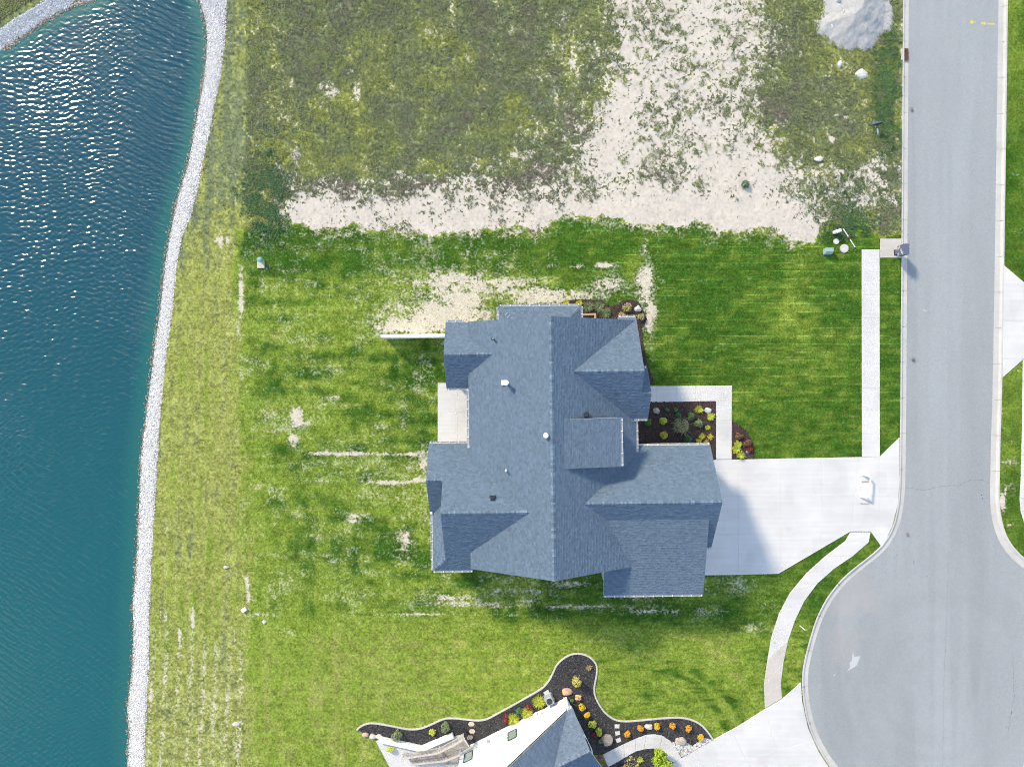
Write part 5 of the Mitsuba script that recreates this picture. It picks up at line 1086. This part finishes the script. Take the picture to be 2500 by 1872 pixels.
dg = thing('storm_drain', 'rusty storm drain grate in the left gutter', 'drain grate')
c0, c1 = W(2203.5, 119.5), W(2216.5, 148); zt = .005
for a, b in ((c0, (c1[0], c0[1])), ((c1[0], c0[1]), c1), (c1, (c0[0], c1[1])), ((c0[0], c1[1]), c0)): part(dg, 'frame_bar', beam((*a, zt), (*b, zt), .05, .06), 'm_rust')
part(dg, 'pit', bx((c0[0] + c1[0]) / 2, (c0[1] + c1[1]) / 2, -.022, abs(c1[0] - c0[0]) - .05, abs(c1[1] - c0[1]) - .05, .01), 'm_trim')
for i in range(13):
    yy = c0[1] + (c1[1] - c0[1]) * (i + .5) / 13; part(dg, 'bar', bx((c0[0] + c1[0]) / 2, yy, zt, abs(c1[0] - c0[0]) - .05, .036, .045), 'm_rust')
part(dg, 'hood', cham((c0[0] - .09), (c0[1] + c1[1]) / 2, .03, .16, abs(c1[1] - c0[1]), .1, .02), 'm_curb')

# painted marks and stains on the road, cracks
ZR = -.096
def strip(pts, w, z=ZR): return sheet(LineString(WP(pts)).buffer(w / 2, cap_style=2), z)
ms = [sheet(poly([(2369, 53), (2374, 48.5), (2378, 50), (2378, 56), (2374.5, 58)]), ZR), strip([(2380.5, 53), (2385, 52.7)], .06), strip([(2397, 58), (2400, 53), (2402, 58.5), (2405, 53.5), (2406, 59), (2409, 55)], .075), strip([(2412.5, 57.3), (2431.5, 58)], .10)]
part('road', 'paint_mark', cat(ms), 'm_yellow')
labels['road__paint_mark'] = {'label': 'yellow spray-painted arrow, scribble and dash'}
P('m_tar', (.10, .105, .12), .9, .2); P('m_crack', (.16, .17, .19), .9, .2); P('m_splash', (.46, .48, .51), .9, .2); P('m_blue', (.40, .52, .62), .9, .2)
r = np.random.default_rng(91); 
def wig(pts, n, s): q = resample(pts, LineString(pts).length / n); return [tuple(p) for p in q + r.normal(0, s, q.shape)]
part('road', 'crack', cat([strip(wig([(2214, 1191), (2244, 1194), (2263, 1196), (2301, 1185), (2339, 1187), (2371, 1172), (2393, 1170), (2418, 1180)], 40, .7), .028), strip(wig([(2317, 1345), (2315, 1480), (2310, 1560), (2306, 1650), (2303, 1872)], 60, .6), .02), strip(wig([(2402, 500), (2428, 497)], 8, .5), .02), strip(wig([(2475, 1600), (2478, 1700), (2462, 1790)], 20, 1.0), .025)]), 'm_crack')
dots = [(2398, 1209, 3.0), (2401, 1217, 2.6), (2405, 1226, 1.6), (2195, 1347, 2.2), (2191.5, 1355, 2.0), (2184, 1360, 1.5), (2232.6, 1371.5, 3.2), (2232, 1376, 2.0), (2265.6, 1406, 2.0), (2311, 1482, 2.0), (2211, 1566, 1.6), (2157, 1712, 1.8), (2322, 1853, 2.0), (2378, 1820, 1.5), (2384, 143, 2.2), (2219, 338, 2), (2360, 700, 1.4), (2372, 1130, 1.4), (2393, 1134, 1.5), (2472, 1740, 3.2), (2466, 1752, 2.6), (2460, 1776, 2.2), (2245, 1833, 1.6), (2170, 1797, 1.4), (2245, 1308, 1.3)]
part('road', 'tar_spot', cat([sheet(affinity.translate(Polygon([(rr / S * .6 * q * math.cos(t), rr / S * .6 * q * math.sin(t)) for t, q in zip(np.linspace(0, 6.28, 9)[:-1], r.uniform(.6, 1.2, 8))]), *W(px, py)), ZR) for px, py, rr in dots]), 'm_tar')
sp = [(2084, 1590), (2087, 1604), (2098, 1602), (2103, 1600), (2098, 1612), (2093, 1625), (2082, 1632), (2070, 1639), (2077, 1628), (2075, 1620), (2081, 1612)]
part('road', 'splash', cat([sheet(poly(sp), ZR), sheet(poly([(2036, 1650), (2041, 1643), (2040, 1650)]), ZR), sheet(poly([(2252, 756), (2266, 757), (2270, 754), (2262, 760)]), ZR)]), 'm_splash')
for px, py in ((2226, 266), (2216, 1303)):
    rock(px, py, 3.2, 4.2, (.22, .2, .17), 'dark clod on the road beside the left curb, ' + ('near the sign' if py < 400 else 'below the driveway'), name='clod', h=.05)
rock(2229.5, 877, 4, 3.5, (.17, .17, .15), 'dark clod on the open road right of the long sidewalk', name='clod', h=.06)

# white frame and boards on the driveway
fr_ = thing('barrier_frame', 'low white frame with one long rail standing on the driveway', 'frame')
a, b = np.array([*W(2126, 1163, .66), .66]), np.array([*W(2121.5, 1213, .66), .66])
part(fr_, 'rail', beam(a, b, .09, .08), 'm_white')
for e, (px, py) in ((a, (2104.5, 1157.5)), (b, (2100, 1212.5))):
    g_ = np.array([*W(px, py, .08), .09]); part(fr_, 'leg', beam(g_, e, .12, .07), 'm_white')
    part(fr_, 'foot', beam((*g_[:2], .085), (e[0] - .05, e[1], .085), .10, .06), 'm_white')
    part(fr_, 'upright', beam((e[0], e[1], .06), e, .07, .07), 'm_white')
for (px, py), t in (((2113, 1174.5), 'upper'), ((2110, 1228.5), 'lower')):
    x, y = W(px, py); k = thing('board', f'short weathered board lying on the driveway, the {t} of two', 'board'); put(k, cham(x, y, .072, .68, .12, .04, .006), 'm_wood')

# sand pile and debris
sand = [(2009, -60), (2009, 34), (1998, 46), (1985, 45), (1995, 66), (1997.6, 82), (2019, 90), (2019, 100), (2046, 120), (2080, 121), (2092, 118), (2111.6, 126), (2128, 121), (2137.5, 106), (2149, 87), (2173, 80), (2178.6, 66), (2180, 23), (2175, -60)]
def pile():
    st_ = .07; x0, y1 = W(1982, -62); x1, y0 = W(2184, 128); xs, ys = np.arange(x0, x1, st_), np.arange(y0, y1, st_); X, Y = np.meshgrid(xs, ys); x, y = X.ravel(), Y.ravel(); px, py = x * S + 1250, 936 - y * S
    d = -sdf(px + 9 * (fb(x, y, 1.5, o=2, seed=51) - .5), py + 9 * (fb(x, y, 1.5, o=2, seed=52) - .5), sand) / S
    ridge = np.clip(1 - np.abs(px - 2086 + .10 * py) / 75, 0, 1)
    east = sstep(2084, 2096, px)
    h = np.minimum(np.maximum(d, -.2) * .42, .12 + 1.15 * ridge ** .9) + east * .16 * (fb(x, y, 2.0, o=3, seed=53) - .5) * sstep(0, .6, d) + .05 * (fb(x, y, 3.5, o=2, seed=54) - .5) * sstep(0, .4, d)
    z = .03 + np.where(d > 0, h, d * .6); n_ = len(xs); q = (np.arange(len(ys) - 1)[:, None] * n_ + np.arange(n_ - 1)[None]).ravel(); f = np.vstack([np.c_[q, q + 1, q + n_ + 1], np.c_[q, q + n_ + 1, q + n_]])
    f = f[(d[f] > -.12).all(1)]; u, inv = np.unique(f, return_inverse=True); k = thing('sand_pile', 'large pale grey sand pile at the top edge beside the street', 'sand pile', kind='structure'); put(k, (np.c_[x, y, z][u], inv.reshape(-1, 3)), 'm_sand', smooth=True)
pile()
mound(2027, 66, 12, 15, .34, (.60, .61, .63), 'white lumpy heap on the left edge of the sand pile', 'heap')
rock(2044, 6, 6, 4.5, (.55, .56, .57), 'small white lump near the top of the sand pile', name='lump', h=.5)
rock(2054, 36, 4.5, 7, (.48, .48, .49), 'pale lump on the sunlit face of the sand pile', name='lump', h=.5)
mound(2103.5, 182, 17, 16, .16, (.56, .57, .585), 'broad white heap in the weeds below the sand pile', 'heap')
mound(2050, 157, 8, 11, .12, (.54, .55, .565), 'smaller white heap in the weeds below the sand pile', 'heap')
rock(1998, 388, 9, 6, (.62, .60, .58), 'white triangular stone at the edge of the bare soil', name='stone', h=.2, sharp=.3)
for i, (px, py) in enumerate(((2044, 281), (2065, 288), (2077, 299))): rock(px, py, 5.5, 4.5, (.44, .44, .43), ('leftmost', 'middle', 'rightmost')[i] + ' of three pale rubble pieces left of the leaning sign', name='rubble', group='rubble left of the sign', h=.06, sharp=.4)
k = thing('block', 'small white concrete block at the edge of the striped strip', 'block'); x, y = W(597, 1487); put(k, cham(x, y, .10, .44, .32, .22, .02, math.radians(35)), 'm_white')
rock(552, 1384, 6, 4, (.5, .5, .5), 'white debris lump on the striped strip above the block', name='debris', h=.1)
rock(576, 1767, 8, 5, (.58, .54, .5), 'pale debris lump low on the striped strip', name='debris', h=.08)
rock(645, 1518, 4.5, 4.5, (.6, .58, .55), 'small white stone right of the concrete block', name='debris', h=.1)
k = thing('stake', 'short white stake lying in the verge of the turning circle', 'stake'); put(k, beam((*W(1952, 1526), .05), (*W(1965, 1537), .05), .07, .05), 'm_white')
for px, py, t in ((1881, 1560, 'left'), (1930, 1569, 'right')): x, y = W(px, py); k = thing('flag', f'tiny yellow marker flag on the {t} side of the curved sidewalk', 'marker flag'); part(k, 'pole', cyl((x, y, 0), (x, y, .35), .006, 5), 'm_metal'); part(k, 'cloth', bx(x + .06, y, .31, .12, .012, .09), 'm_yellow')
shrub(1820, 450, 11, 'dark', 'lone dark green weed in the pale bare soil', h=.35, cat_='weed')
shrub(650, 368, 10, 'sage', 'greyish weed clump at the left edge of the vacant lot', h=.3, cat_='weed')
